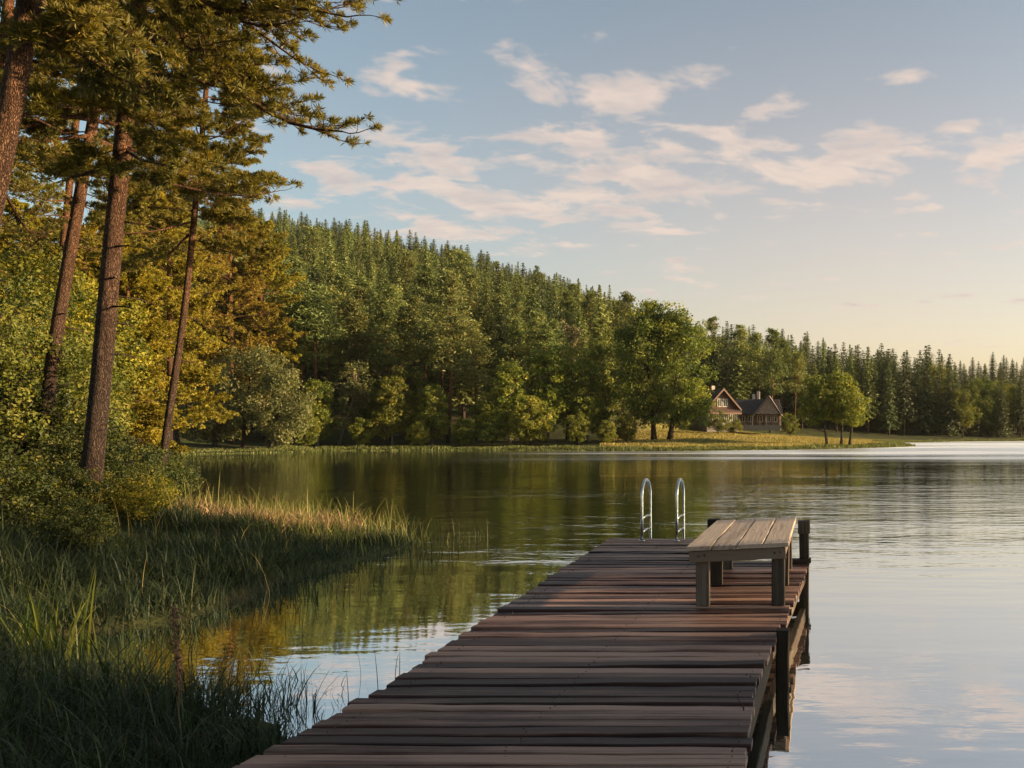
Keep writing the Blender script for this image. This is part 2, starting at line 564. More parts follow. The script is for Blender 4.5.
def build_world():
    w = bpy.data.worlds.new('World')
    sc.world = w
    w.use_nodes = True
    t = NT(w.node_tree)
    out = t.n('ShaderNodeOutputWorld')
    bg = t.n('ShaderNodeBackground')
    sky = t.n('ShaderNodeTexSky', sky_type='NISHITA')
    sky.sun_disc = False
    sky.sun_elevation = SUN_EL
    sky.sun_rotation = SUN_AZ
    sky.air_density, sky.dust_density, sky.ozone_density = 1.0, 2.2, 1.0
    tc = t.n('ShaderNodeTexCoord')
    d = tc.outputs['Generated']
    sep = t.n('ShaderNodeSeparateXYZ')
    t.l(d, sep.inputs[0])
    x, y, z = sep.outputs
    zz = t.math('MAXIMUM', z, .02)
    # altocumulus deck: noise on a plane overhead, thinned out to a few patches of the sky
    cmb = t.n('ShaderNodeCombineXYZ')
    inv = t.math('DIVIDE', 1.0, t.math('ADD', zz, .10))
    t.l(t.math('MULTIPLY', x, inv), cmb.inputs[0])
    t.l(t.math('MULTIPLY', y, inv), cmb.inputs[1])
    cmb.inputs[2].default_value = 3.7
    P = cmb.outputs[0]
    warp = t.n('ShaderNodeVectorMath', operation='MULTIPLY_ADD')
    nz = t.n('ShaderNodeTexNoise')
    nz.inputs['Scale'].default_value = 2.4
    nz.inputs['Detail'].default_value = 3
    t.l(P, nz.inputs['Vector'])
    t.l(nz.outputs['Color'], warp.inputs[0])
    warp.inputs[1].default_value = (.22, .22, 0)
    t.l(P, warp.inputs[2])
    puff = t.noise(t.vmul(warp.outputs[0], (1.0, 1.15, 1)), 5.6, 7, .54)
    big = t.noise(P, 1.5, 2, .5)
    az = t.math('ARCTAN2', x, y)
    el = t.math('ARCSINE', z)

    def blob(px, py, sx, sy, amp):
        dx, dz = (px - PX0) / F, (HY - py) / F
        a0 = math.atan2(dx, 1)
        e0 = math.atan2(dz, math.hypot(dx, 1))
        u = t.math('DIVIDE', t.math('SUBTRACT', az, a0), sx / F)
        v = t.math('DIVIDE', t.math('SUBTRACT', el, e0), sy / F)
        r2 = t.math('ADD', t.math('MULTIPLY', u, u), t.math('MULTIPLY', v, v))
        return t.math('MULTIPLY', t.math('EXPONENT', t.math('MULTIPLY', r2, -1.0)), amp)

    dens = None
    for b in ((460, 186, 170, 40, .44), (600, 165, 110, 44, .38), (620, 92, 95, 26, .27), (760, 172, 110, 24, .22), (860, 150, 150, 26, .27), (1000, 126, 110, 26, .30),
              (760, 84, 60, 14, .15), (695, 35, 46, 11, .33), (600, 33, 38, 8, .30), (405, 58, 36, 12, .26), (452, 55, 26, 9, .28), (345, 100, 60, 20, .18), (1000, 170, 40, 12, .24),
              (860, 300, 90, 9, .20), (880, 214, 50, 9, .16), (360, 205, 110, 26, .24)):
        q = blob(*b)
        dens = q if dens is None else t.math('ADD', dens, q)
    # the rest of the sky (only seen as light and in the water) keeps a loose scatter of cloud
    gapsky = t.math('MULTIPLY', blob(900, 40, 170, 55, 1.0), -.22)
    dens = t.math('ADD', dens, gapsky)
    high = t.n('ShaderNodeMapRange', interpolation_type='SMOOTHSTEP')
    t.l(z, high.inputs[0])
    high.inputs[1].default_value, high.inputs[2].default_value = .5, .75
    dens = t.math('ADD', t.math('MULTIPLY', t.math('MINIMUM', dens, .46), .92), t.math('MULTIPLY', high.outputs[0], .12))
    val = t.math('ADD', t.math('MULTIPLY_ADD', t.math('SUBTRACT', puff, .5), 2.3, .5), t.math('MULTIPLY', t.math('SUBTRACT', big, .5), .55))
    c = t.math('ADD', val, dens)
    alpha = t.n('ShaderNodeMapRange', interpolation_type='SMOOTHSTEP')
    t.l(c, alpha.inputs[0])
    alpha.inputs[1].default_value, alpha.inputs[2].default_value = .68, 1.06
    thick = t.n('ShaderNodeMapRange', interpolation_type='SMOOTHSTEP')
    t.l(c, thick.inputs[0])
    thick.inputs[1].default_value, thick.inputs[2].default_value = .80, 1.12
    hs = t.n('ShaderNodeHueSaturation')
    t.l(sky.outputs[0], hs.inputs['Color'])
    hs.inputs['Saturation'].default_value = .80
    base = t.mix(1.0, hs.outputs[0], (.88, 1.07, 1.09), 'MULTIPLY')
    # warm evening haze low in the sky, on the side of the sun
    e2 = t.math('DIVIDE', el, .36)
    hz = t.math('EXPONENT', t.math('MULTIPLY', t.math('MULTIPLY', e2, e2), -1.0))
    side = t.n('ShaderNodeMapRange', interpolation_type='SMOOTHSTEP')
    t.l(az, side.inputs[0])
    side.inputs[1].default_value, side.inputs[2].default_value = -.75, .10
    glow = t.math('MULTIPLY', hz, t.math('MULTIPLY_ADD', side.outputs[0], .85, .15))
    gcol = t.mix(1.0, t.mix(glow, (0, 0, 0), (1, 1, 1)), (2.4, .92, .15), 'MULTIPLY')
    base = t.mix(1.0, base, gcol, 'ADD')
    shade = t.ramp(t.noise(t.vmul(warp.outputs[0], (1.3, 2.0, 1)), 4.2, 5, .55), [(.40, 0), (.66, 1)])
    ccol = t.mix(t.math('MULTIPLY', shade, t.math('MULTIPLY_ADD', thick.outputs[0], .5, .35)), (4.6, 3.75, 3.2), (3.0, 2.7, 2.7))
    col = t.mix(t.math('MULTIPLY', alpha.outputs[0], .82), base, ccol)
    t.l(col, bg.inputs['Color'])
    bg.inputs['Strength'].default_value = .0615
    t.l(bg.outputs[0], out.inputs['Surface'])


build_world()
su = bpy.data.lights.new('sun', 'SUN')
su.energy = 5.0
su.angle = math.radians(.53)
su.color = (1.0, .71, .40)
so = bpy.data.objects.new('sun', su)
COL.objects.link(so)
from mathutils import Vector
sdir = Vector((math.sin(SUN_AZ) * math.cos(SUN_EL), math.cos(SUN_AZ) * math.cos(SUN_EL), math.sin(SUN_EL)))
so.rotation_euler = sdir.to_track_quat('Z', 'Y').to_euler()
so.location = (80, 40, 40)

# ------------------------------------------------------------------ camera
cam = bpy.data.cameras.new('camera')
cam.sensor_width = 36
cam.lens = 36 * F / 1024
cam.shift_x = (512 - PX0) / 1024
cam.shift_y = (HY - 384) / 1024
cam.clip_start, cam.clip_end = .1, 6000
co = bpy.data.objects.new('camera', cam)
COL.objects.link(co)
co.location = (0, 0, EYE)
co.rotation_euler = (math.pi / 2, 0, 0)
sc.camera = co
sc.view_settings.view_transform = 'Standard'
sc.view_settings.look = 'None'
sc.view_settings.exposure = 1.6
sc.view_settings.gamma = 1.0

# ------------------------------------------------------------------ dock
DZ = .416
LX = lambda y: np.interp(y, [-2, 4.75, 6.18, 7.83, 9.0, 11.64, 14.9], [-3.1, -3.1, -3.02, -3.13, -3.19, -3.31, -3.47])
RX = lambda y: np.interp(y, [-2, 4.75, 6.18, 7.83, 9.0, 11.64, 14.9], [-.39, -.395, -.45, -.37, -.30, -.16, -.02]) - np.where(np.asarray(y) > 12.3, 1.5, 0.0)


def build_dock():
    r = np.random.default_rng(5)
    root = thing('wooden_dock', 'long weathered plank dock running out over the lake towards the far shore', 'dock', (-1.7, 7, 0))
    off = np.array([1.7, -7, 0.0])

    def P(x, y, z):
        return np.array([x, y, z]) + off
    deck, nails = MB(), MB()
    y = 1.2
    while y < 14.95:
        w = r.uniform(.10, .155)
        gap = r.uniform(.020, .034)
        yc = y + w / 2
        l = LX(yc) + r.normal(0, .006) - (.04 if r.random() < .06 else 0)
        q = RX(yc) + r.normal(0, .010)
        tilt = r.normal(0, .006)
        sk = r.normal(0, .008)
        z = DZ - .022 + r.normal(0, .005)
        beam(deck, P(l, yc + sk, z + tilt), P(q, yc - sk, z - tilt), w, .044, (0, r.normal(0, .025), 1), .006, 8, .0022, None, r)
        for xb in (l + .16, (l + q) / 2, q - .085):
            for e in (-.26, .27):
                c = P(xb + r.normal(0, .012), yc + e * w + r.normal(0, .004), z + .0225 + tilt * 0)
                nails.add(*tube([c - (0, 0, .012), c + (0, 0, .0012 + abs(tilt) * .6)], .0042, 6))
        y += w + gap
    dk = deck.build('deck', M['deck'], root)
    nails.build('nail_heads', plain_mat('rusty_nails', (.035, .018, .012), .7, 0, .3, 30), dk)['kind'] = 'stuff'
    # timbers under the edges
    ys = np.array([1.2, 3.2, 5.2, 7.86, 10, 12.25, 12.35, 14.85])
    for fx in (lambda y: RX(y) - .085, lambda y: LX(y) + .14, lambda y: (RX(y) + LX(y)) / 2):
        mb = MB()
        for a, b in zip(ys[:-1], ys[1:]):
            if b - a < .2:
                continue
            beam(mb, P(fx(a), a, DZ - .045 - .105), P(fx(b) + .001, b - .004, DZ - .045 - .106), .075, .19, (0, 0, 1), .008, 4, .002, None, r)
        mb.build('side_beam', M['beam'], root)
    mb = MB()
    beam(mb, P(-3.45, 14.93, DZ - .15), P(-1.54, 14.93, DZ - .15), .07, .2, (0, 0, 1), .008, 6, .002, None, r)
    mb.build('end_beam', M['beam'], root)
    mb = MB()
    beam(mb, P(-1.5, 12.34, DZ - .15), P(-.16, 12.34, DZ - .15), .07, .2, (0, 0, 1), .008, 6, .002, None, r)
    mb.build('end_beam', M['beam'], root)
    for yy in (3.2, 7.86, 12.0, 14.6):
        mb = MB()
        beam(mb, P(LX(yy) + .2, yy + .12, DZ - .30), P(RX(yy) - .2, yy + .12, DZ - .30), .07, .11, (0, 0, 1), .008, 4, .002, None, r)
        mb.build('cross_beam', M['beam'], root)
    for yy in (3.2, 7.86, 14.6):
        for right in (0, 1):
            x = RX(yy) + .045 if right else LX(yy) + .06
            top = DZ + (.045 if right and yy < 10 else -.03)
            if not right:
                top = DZ - .06
            mb = MB()
            beam(mb, P(x, yy, -1.9), P(x + r.normal(0, .008), yy, top), .115, .115, (0, 1, 0), .012, 8, .003, None, r)
            mb.build('piling', M['piling'], root)
    # two taller end posts
    for x, yy, top in ((-.215, 12.08, .985), (-1.45, 12.3, .985)):
        mb = MB()
        z0 = -1.9 if x > -1 else DZ - .002
        beam(mb, P(x, yy, z0), P(x, yy, top - .17), .13, .13, (0, 1, 0), .012, 8, .003, None, r)
        beam(mb, P(x, yy, top - .168), P(x, yy, top), .16, .155, (0, 1, 0), .012, 2, .001, None, r)
        mb.build('mooring_post', M['piling'], root)
    mb = MB()
    beam(mb, P(-.43, 12.06, DZ + .03), P(-.12, 12.06, DZ + .034), .16, .055, (0, 0, 1), .008, 3, .002, None, r)
    mb.build('cleat_board', M['beam'], root)


build_dock()


def build_bench():
    r = np.random.default_rng(9)
    root = thing('wooden_bench', 'broad low bench of bleached grey planks standing on the dock', 'bench', (-.83, 10.35, DZ))
    x0, x1, y0, y1 = -.52, .52, -1.33, 1.35
    H = .615
    sl = .045   # the top leans: the right side is a little higher
    zt = lambda x: H + sl * (x / 1.04 + .5) - .005
    mb = MB()
    edges = np.linspace(x0, x1, 5)
    for a, b in zip(edges[:-1], edges[1:]):
        c = (a + b) / 2
        beam(mb, (c, y0 + r.normal(0, .008), zt(c) - .02), (c + r.normal(0, .003), y1 + r.normal(0, .012), zt(c) - .02 + r.normal(0, .004)), b - a - .010, .042, (-sl, 0, 1), .007, 8, .002, r.uniform(.5, 1), r)
    mb.build('seat', M['benchtop'], root)
    for y in (y0 + .05, y1 - .05):
        mb = MB()
        beam(mb, (x0 + .035, y, zt(x0) - .047 - .058), (x1 - .035, y, zt(x1) - .047 - .058), .045, .115, (0, 0, 1), .006, 4, .0015, None, r)
        mb.build('apron', M['bench'], root)
    rust = plain_mat('rusty_bolts', (.06, .03, .02), .6, .6, .3, 30)
    for x in (x0 + .13, x0 + .19, x1 - .085, x1 - .145):
        mb = MB()
        zc = zt(x) - .105 + r.normal(0, .01)
        mb.add(*tube([(x, y0 + .03, zc), (x, y0 + .021, zc), (x, y0 + .017, zc)], [.011, .011, .006], 8))
        mb.build('bolt', rust, root)
    seat = [o for o in root.children if o.name.startswith('seat')][0]
    mb = MB()
    for a, b in zip(edges[:-1], edges[1:]):
        for y in (y0 + .05, .02, y1 - .05):
            for q in (.25, .75):
                x = a + (b - a) * q + r.normal(0, .006)
                z = zt(x) + .0015
                mb.add(*tube([(x, y + r.normal(0, .008), z - .008), (x, y, z), (x, y, z + .0015)], [.0065, .0065, .004], 7))
    mb.build('nail_heads', rust, seat)['kind'] = 'stuff'
    for x in (x0 + .06, x1 - .06):
        mb = MB()
        beam(mb, (x, y0 + .075, zt(x) - .05 - .05), (x, y1 - .075, zt(x) - .05 - .05), .045, .10, (0, 0, 1), .006, 4, .0015, None, r)
        mb.build('side_rail', M['bench'], root)
    for y in (y0 + .145, 0.02, y1 - .145):
        for x in (x0 + .16, x1 - .115):
            mb = MB()
            top = zt(x) - .152 if abs(y) > .5 else zt(x) - .05
            if abs(y) > .5:
                top = zt(x) - .047
                y_ = y
            else:
                y_ = y
            beam(mb, (x, y_, 0.002), (x + r.normal(0, .004), y_, top), .135, .085, (0, 1, 0), .008, 5, .0015, None, r)
            mb.build('leg', M['bench'], root)


build_bench()


def build_ladder():
    root = thing('swim_ladder', 'stainless steel swim ladder with two arched handrails at the dock end', 'ladder', (-2.58, 14.55, DZ))
    for s in (-.28, .28):
        R_ = .17
        y0, y1 = -.10, .62
        top = .97
        th = np.linspace(math.pi, 0, 13)
        cy = (y0 + y1) / 2
        ry = (y1 - y0) / 2
        arc = np.stack([np.full(13, s), cy + ry * np.cos(th), top - .26 + .26 * np.sin(th)], -1)
        path = np.concatenate([[(s, y0, 0.0)], [(s, y0, .4)], arc, [(s, y1, .3)], [(s, y1 + .02, -1.3)]])
        mb = MB()
        mb.add(*tube(path, .024, 10), )
        mb.build('handrail', M['steel'], root, True)
        for z in (.14, .36):
            mb = MB()
            mb.add(*tube([(s, y0 + .02, z), (s, (y0 + y1) / 2, z + .012), (s, y1 - .01, z)], .017, 8))
            mb.build('rail_brace', M['steel'], root, True)
        mb = MB()
        mb.add(*tube([(s, y0, .002), (s, y0, .012), (s, y0, .016)], [.055, .055, .03], 14))
        mb.build('base_flange', M['steel'], root, True)
    for k in range(4):
        mb = MB()
        beam(mb, (-.262, .63 + .002 * k, -.18 - .27 * k), (.262, .63 + .002 * k, -.18 - .27 * k), .085, .03, (0, 0, 1), .006)
        mb.build('step', M['steel'], root)


build_ladder()
exec_stage2 = True

# ------------------------------------------------------------------ trees: prototypes (trunk mesh, crown mesh), z up from the base


def envelope_points(r, lobes, n):
    """clump centres near the outside of a union of ellipsoids"""
    pts = []
    while len(pts) < n:
        i = r.choice(len(lobes), p=np.array([l[1][0] * l[1][2] for l in lobes]) / sum(l[1][0] * l[1][2] for l in lobes))
        c, s = lobes[i]
        d = norm(r.normal(0, 1, 3))
        q = r.uniform(.40, .92) ** .6
        p = np.array(c) + d * np.array(s) * q
        pts.append(p)
    return np.array(pts)


def broadleaf(seed, H, lobes, n_clump, n_leaf, leaf, clump, trunk_r, trunks=((0, 0, 0, 0),), matl='leaf', bark='bark', droop=0.0, tb=(0, 1), limb_every=2):
    """lobes: list of (centre, semi-axes); trunks: (x, y, lean_x, lean_y)"""
    r = np.random.default_rng(seed)
    C = envelope_points(r, lobes, n_clump)
    mb, tk = MB(), MB()
    zc = np.mean([l[0][2] for l in lobes])
    ctr = np.mean([l[0] for l in lobes], 0)
    zlo, zhi = C[:, 2].min(), C[:, 2].max()
    for i, c in enumerate(C):
        cs = clump * r.uniform(.6, 1.35)
        m = int(n_leaf * r.uniform(.6, 1.3))
        d = norm(r.normal(0, 1, (m, 3)))
        rad = r.uniform(.25, 1, (m, 1)) ** .5
        p = c + d * rad * cs * np.array([1, 1, .72])
        if droop:
            p[:, 2] -= droop * r.random(m) ** 1.5 * cs * 2
        nr = norm(d * .7 + r.normal(0, .6, (m, 3)) + np.array([0, 0, .35]))
        tnt = np.clip(tb[0] + (tb[1] - tb[0]) * (.45 + r.normal(0, .22) + r.normal(0, .15, m)), 0, 1)
        v, f = leaf_cards(p, nr, leaf * r.uniform(.6, 1.3, m), r)
        mb.add(v, f, np.repeat(tnt, 4))
    tops = []
    for (x, y, lx, ly) in trunks:
        zt = zlo + (zhi - zlo) * .82
        K = 9
        s = np.linspace(0, 1, K)
        path = np.stack([x + lx * s + .02 * H * np.sin(s * 5 + seed) * s, y + ly * s + .02 * H * np.cos(s * 4 + seed) * s, s * zt - .3 * (1 - s)], -1)
        rr = trunk_r * (1 - .82 * s) * (1 + .5 * np.exp(-s * 14))
        tk.add(*tube(path, rr, 8))
        tops.append((path, rr))
    for i in range(0, len(C), limb_every):
        path, rr = tops[int(np.argmin([np.hypot(*(t[0][-1, :2] - C[i, :2])) for t in tops]))]
        zt = C[i, 2] - .45 * np.linalg.norm(C[i, :2] - path[0, :2]) - .08 * H
        k = int(np.clip(np.searchsorted(path[:, 2], zt), 2, len(path) - 2))
        a = path[k]
        b = C[i]
        mid = a * .5 + b * .5 + np.array([0, 0, -.04 * H]) + r.normal(0, .02 * H, 3)
        tk.add(*tube([a, mid, b], [rr[k] * .42, rr[k] * .26, .012 * trunk_r / .3], 5, False))
    return tk.mesh('tree_trunk', M[bark], True), mb.mesh('tree_crown', M[matl])


def spruce(seed, H, Rm, base=.06, leaf=.42, dens=1.0, matl='spruce', full=.58):
    r = np.random.default_rng(seed)
    tk, mb = MB(), MB()
    s = np.linspace(0, 1, 7)
    tk.add(*tube(np.stack([.03 * np.sin(s * 4 + seed), .03 * np.cos(s * 3), s * H * .97 - .3 * (1 - s)], -1), .014 * H * (1 - .93 * s), 6))
    P, N, S, T = [], [], [], []
    nl = int(H * 2.7)
    for k in range(nl):
        t = (k + r.uniform(-.3, .3)) / nl
        z = H * (base + (1 - base) * t)
        L0 = Rm * (max(1 - t, .0)) ** full * r.uniform(.75, 1.12) + .22 * (1 - t) + .04
        nb = int(r.integers(5, 9))
        a0 = r.uniform(0, 6.28)
        for j in range(nb):
            a = a0 + j * 6.283 / nb + r.normal(0, .2)
            L = L0 * r.uniform(.6, 1.15)
            n = max(2, int(L / (leaf * .42) * dens))
            q = (np.arange(n) + r.random(n)) / n
            rise = .30 * t - .16
            zz = z + L * (rise * q - .28 * q * q * (1 - t) + .10 * q ** 3)
            w = r.normal(0, .10, n) * (L * .5)
            x = np.cos(a) * L * q - np.sin(a) * w
            y = np.sin(a) * L * q + np.cos(a) * w
            P.append(np.stack([x, y, zz - r.random(n) * .16], -1))
            N.append(np.stack([np.cos(a) * .55 + r.normal(0, .35, n), np.sin(a) * .55 + r.normal(0, .35, n), .75 + r.normal(0, .3, n)], -1))
            S.append(leaf * r.uniform(.65, 1.25, n) * (1 - .38 * t * t))
            T.append(np.clip(.22 + .38 * q + r.normal(0, .07, n) + r.normal(0, .06), 0, 1))
    P, N, S, T = np.concatenate(P), norm(np.concatenate(N)), np.concatenate(S), np.concatenate(T)
    v, f = leaf_cards(P, N, S, r, .55)
    mb.add(v, f, np.repeat(T, 4))
    return tk.mesh('spruce_trunk', M['hillbark'], True), mb.mesh('spruce_crown', M[matl])


def hillpine(seed, H, Rm, base=.45, leaf=.44, nb=74, per=64):
    """Scots pine seen across the lake: bare stem, uneven crown of clumped sprays"""
    r = np.random.default_rng(seed)
    tk, mb = MB(), MB()
    s = np.linspace(0, 1, 9)
    bend = .018 * H
    path = np.stack([bend * np.sin(s * 3 + seed), bend * np.cos(s * 2.5 + seed) - bend * math.cos(seed), s * H * .96 - .3 * (1 - s)], -1)
    rr = .0125 * H * (1 - .85 * s)
    tk.add(*tube(path, rr, 7))
    for k in range(nb):
        t = r.uniform(0, 1) ** .9
        z = H * (base + (1 - base) * t)
        prof = (1 - t) ** .78 * (.55 + .45 * min(1, t / .18))
        L = Rm * (prof * r.uniform(.45, 1.15) + .08)
        a = r.uniform(0, 6.283)
        k0 = np.array([np.interp(z, path[:, 2], path[:, i]) for i in range(3)])
        e = k0 + np.array([math.cos(a) * L, math.sin(a) * L, L * (.18 + .5 * t - .12 * (t < .3)) + r.normal(0, .2)])
        mid = (k0 + e) / 2 + np.array([0, 0, -.06 * L])
        tk.add(*tube([k0, mid, e], [.045, .03, .012], 4, False))
        n = int(per * (.45 + .8 * L / Rm))
        q = r.uniform(.35, 1.08, n)[:, None]
        c = k0 * (1 - q) ** 2 + 2 * mid * q * (1 - q) + e * q * q if False else k0 + (e - k0) * q
        sp = .16 * L + .28
        p = c + r.normal(0, 1, (n, 3)) * np.array([sp, sp, sp * .42])
        nr = norm(r.normal(0, .55, (n, 3)) + np.array([0, 0, .8]))
        T = np.clip(.48 + r.normal(0, .11) + r.normal(0, .15, n) + .2 * (p[:, 2] - c[:, 2]) / sp, 0, 1)
        v, f = leaf_cards(p, nr, leaf * r.uniform(.6, 1.5, n), r, .36)
        mb.add(v, f, np.repeat(T, 4))
    return tk.mesh('pine_trunk', M['hillbark'], True), mb.mesh('pine_crown', M['hillpine'])


def branch_template(seed, L):
    """one pine limb along +x: (wood verts, faces), tuft positions, tuft axes"""
    r = np.random.default_rng(seed)
    wv, wf = MB(), None
    K = 9
    s = np.linspace(0, 1, K)
    ph = r.uniform(0, 6.28)
    main = np.stack([s * L, .05 * L * np.sin(s * 4 + ph) * s, L * (-.05 * s + .10 * s ** 2.5) + .02 * L * np.sin(s * 7 + ph)], -1)
    wv.add(*tube(main, .017 * L ** .8 * (1 - .85 * s) + .003, 6, False))
    P, A = [], []

    def twig(p, d, l, depth):
        n = 4
        q = np.linspace(0, 1, n)
        side = norm(r.normal(0, 1, 3))
        pts = p + d * l * q[:, None] + side * (.10 * l * np.sin(q * 3))[:, None] + np.array([0, 0, 1]) * (.16 * l * q ** 2)[:, None]
        wv.add(*tube(pts, (.010 if depth == 0 else .005) * (1 - .6 * q), 3, False))
        e = norm(pts[-1] - pts[-2])
        P.append(pts[-1])
        A.append(e + np.array([0, 0, .35]))
        if depth == 0:
            m = max(2, int(l / .16))
            for i in range(m):
                u = .30 + .65 * (i + r.random()) / m
                c = np.array([np.interp(u, q, pts[:, k]) for k in range(3)])
                yaw = (1 if i % 2 else -1) * r.uniform(.5, 1.1)
                cy, sy = math.cos(yaw), math.sin(yaw)
                d2 = np.array([d[0] * cy - d[1] * sy, d[0] * sy + d[1] * cy, d[2] + r.normal(.12, .2)])
                twig(c, norm(d2), l * r.uniform(.22, .42) * (1.2 - .5 * u), 1)
        else:
            for u in (.4, .6, .8):
                if r.random() < .75:
                    P.append(pts[1] * (1 - u) + pts[-1] * u)
                    A.append(e * .6 + norm(r.normal(0, 1, 3)) * .5 + np.array([0, 0, .4]))

    n = 19
    for i in range(n):
        u = .22 + .76 * (i + r.uniform(-.2, .2)) / n
        c = np.array([np.interp(u, s, main[:, k]) for k in range(3)])
        yaw = (1 if i % 2 else -1) * r.uniform(.55, 1.15)
        d = norm(np.array([math.cos(yaw), math.sin(yaw), r.normal(.16, .36)]))
        twig(c, d, L * r.uniform(.20, .34) * (1.15 - .75 * u), 0)
    twig(main[-1], norm(main[-1] - main[-2]), .12 * L, 0)
    v = np.concatenate(wv.v)
    return v, wv.f, np.array(P), np.array(A)


TEMPL = [branch_template(100 + i, 3.6) for i in range(6)]


def place_limb(tk, cr, ti, origin, dirv, length, roll, r, nn=12, nlen=(.085, .145), nw=.013, tint=.45):
    wv, wf, P, A = TEMPL[ti]
    sc_ = length / 3.6
    x = norm(np.asarray(dirv, float))
    up = np.array([0, 0, 1.0])
    y = norm(np.cross(up, x))
    z = np.cross(x, y)
    y, z = y * math.cos(roll) + z * math.sin(roll), z * math.cos(roll) - y * math.sin(roll)
    B = np.stack([x, y, z], 0)
    tk.add((wv * sc_) @ B + origin, wf)
    p = (P * sc_) @ B + origin
    a = norm(A @ B)
    v, f = needles(p, a, r, nn, nlen, nw)
    t = np.clip(tint + r.normal(0, .07) + np.repeat(r.normal(0, .13, len(p)), nn * 4) + r.normal(0, .05, len(p) * nn * 4), 0, 1)
    cr.add(v, f, t)


def near_pine(seed, path, radii, zc0, limbs, n_auto, Lmax, custom=(), nn=18, nw=.0068, nlen=(.085, .15), stubs=10, tint=.5, mat='needle'):
    """path in world coordinates; returns (base, trunk mesh, crown mesh) with the base at the origin"""
    r = np.random.default_rng(seed)
    path = np.asarray(path, float)
    base = path[0].copy()
    tk, cr = MB(), MB()
    # smooth the stem
    s = np.arange(len(path))
    q = np.linspace(0, len(path) - 1, 40)
    pp = np.stack([np.interp(q, s, path[:, i]) for i in range(3)], -1)
    for _ in range(6):
        pp[1:-1] = (pp[:-2] + 2 * pp[1:-1] + pp[2:]) / 4
    rr = np.interp(q, s, radii)
    rr = rr * (1 + .35 * np.exp(-(pp[:, 2] - pp[0, 2]) * 2.5))
    tk.add(*tube(pp, rr, 18))
    top = pp[-1, 2]

    def at(z):
        return np.array([np.interp(z, pp[:, 2], pp[:, i]) for i in range(3)])
    for k in range(n_auto):
        t = (k + r.random()) / n_auto
        z = zc0 + (top - .15 - zc0) * t
        a = k * 2.4 + r.normal(0, .5)
        L = (Lmax * (1 - t) ** .55 * r.uniform(.6, 1.1) + .4) * (.72 if math.cos(a) > .25 else 1.0)
        el = -.22 + .85 * t + r.normal(0, .14)
        place_limb(tk, cr, int(r.integers(6)), at(z), (math.cos(a), math.sin(a), el), L, r.normal(0, .6), r, nn, nlen, nw, tint)
    for (z, e, ti) in custom:
        o = at(z)
        d = np.asarray(e, float) - o
        place_limb(tk, cr, ti, o, d, np.linalg.norm(d), r.normal(0, .15), r, nn, nlen, nw, tint)
    for k in range(stubs):
        z = r.uniform(min(2.5, zc0 - 1), zc0 + 1)
        a = r.uniform(0, 6.283)
        o = at(z)
        L = r.uniform(.25, .9)
        tk.add(*tube([o, o + np.array([math.cos(a) * L * .6, math.sin(a) * L * .6, -.02]), o + np.array([math.cos(a) * L, math.sin(a) * L, -.12 * L])], [.022, .014, .005], 5))
    for m in (tk, cr):
        m.v = [v - base for v in m.v]
    return base, tk.mesh('pine_trunk', M['pinebark'], True), cr.mesh('pine_crown', M[mat])


def plant_tree(name, label, cat, proto, x, y, scale=1.0, rot=0.0, group=None, z=None, sz=1.0):
    zz = ground_z(x, y) if z is None else z
    o = thing(name, label, cat, (x, y, zz), rot, group, (scale, scale, scale * sz))
    link('trunk', proto[0], o)
    link('crown', proto[1], o)
    return o


# ------------------------------------------------------------------ foreground pines on the left bank
def stem(pts, htop, lean_top=(0, 0)):
    P = [un(*p) for p in pts]
    return P, htop


def fg_pine(seed, label, pix, d, rad, ztop, zc0, n_auto, Lmax, custom=(), **kw):
    P = [un(px, py, d) for px, py in pix]
    # straight on to the top and down to the ground
    a, b = P[0], P[1]
    g = a + (a - b) * 0
    zg = ground_z(a[0], a[1]) - .25
    k = (a[2] - zg) / (b[2] - a[2])
    g = a - (b - a) * k
    g[1] = d
    c, e = P[-2], P[-1]
    u = (e - c) / (e[2] - c[2])
    top = e + u * (ztop - e[2]) * .8
    top[2] = ztop
    path = [g] + P + [top]
    radii = [rad * 1.08] + [rad * (1 - .55 * (p[2] - zg) / (ztop - zg)) for p in P] + [.03]
    base, tk, cr = near_pine(seed, path, radii, zc0, None, n_auto, Lmax, custom, **kw)
    o = thing('pine_tree', label, 'tree', base)
    link('trunk', tk, o)
    link('crown', cr, o)
    return o


def U(px, py, d):
    return un(px, py, d)


fg_pine(21, 'thickest tall pine with a lit right side and the long limb reaching over the sky', [(94, 450), (102, 370), (112, 250), (122, 150), (131, 70), (140, 0)], 16, .165, 18.5, 6.5, 48, 3.3,
        custom=((9.6, U(285, 122, 15.2), 0), (9.3, U(340, 150, 14.8), 1), (9.9, U(385, 6, 15.0), 2), (10.2, U(345, 36, 14.6), 3), (8.6, U(268, 95, 15.5), 4), (10.6, U(310, 70, 15.6), 5),
                (9.3, U(240, 60, 14.4), 2), (8.2, U(60, 110, 14.8), 3), (8.8, U(40, 60, 15.5), 1), (9.9, U(290, 30, 14.8), 4), (7.6, U(190, 150, 15.0), 0), (10.3, U(310, 10, 15.5), 0), (10.1, U(240, 8, 14.6), 5), (7.3, U(60, 175, 15.2), 5)))
fg_pine(22, 'straight dark pine trunk rising behind the shrubs to the left of the thickest lit one', [(44, 430), (55, 340), (74, 230), (93, 120), (112, 20)], 20, .14, 19, 7.8, 36, 3.6,
        custom=((10.0, U(30, 70, 19), 0), (9.4, U(180, 120, 19), 1), (8.8, U(20, 130, 19.5), 2), (10.8, U(200, 30, 20.5), 3)), nn=15, nw=.008)
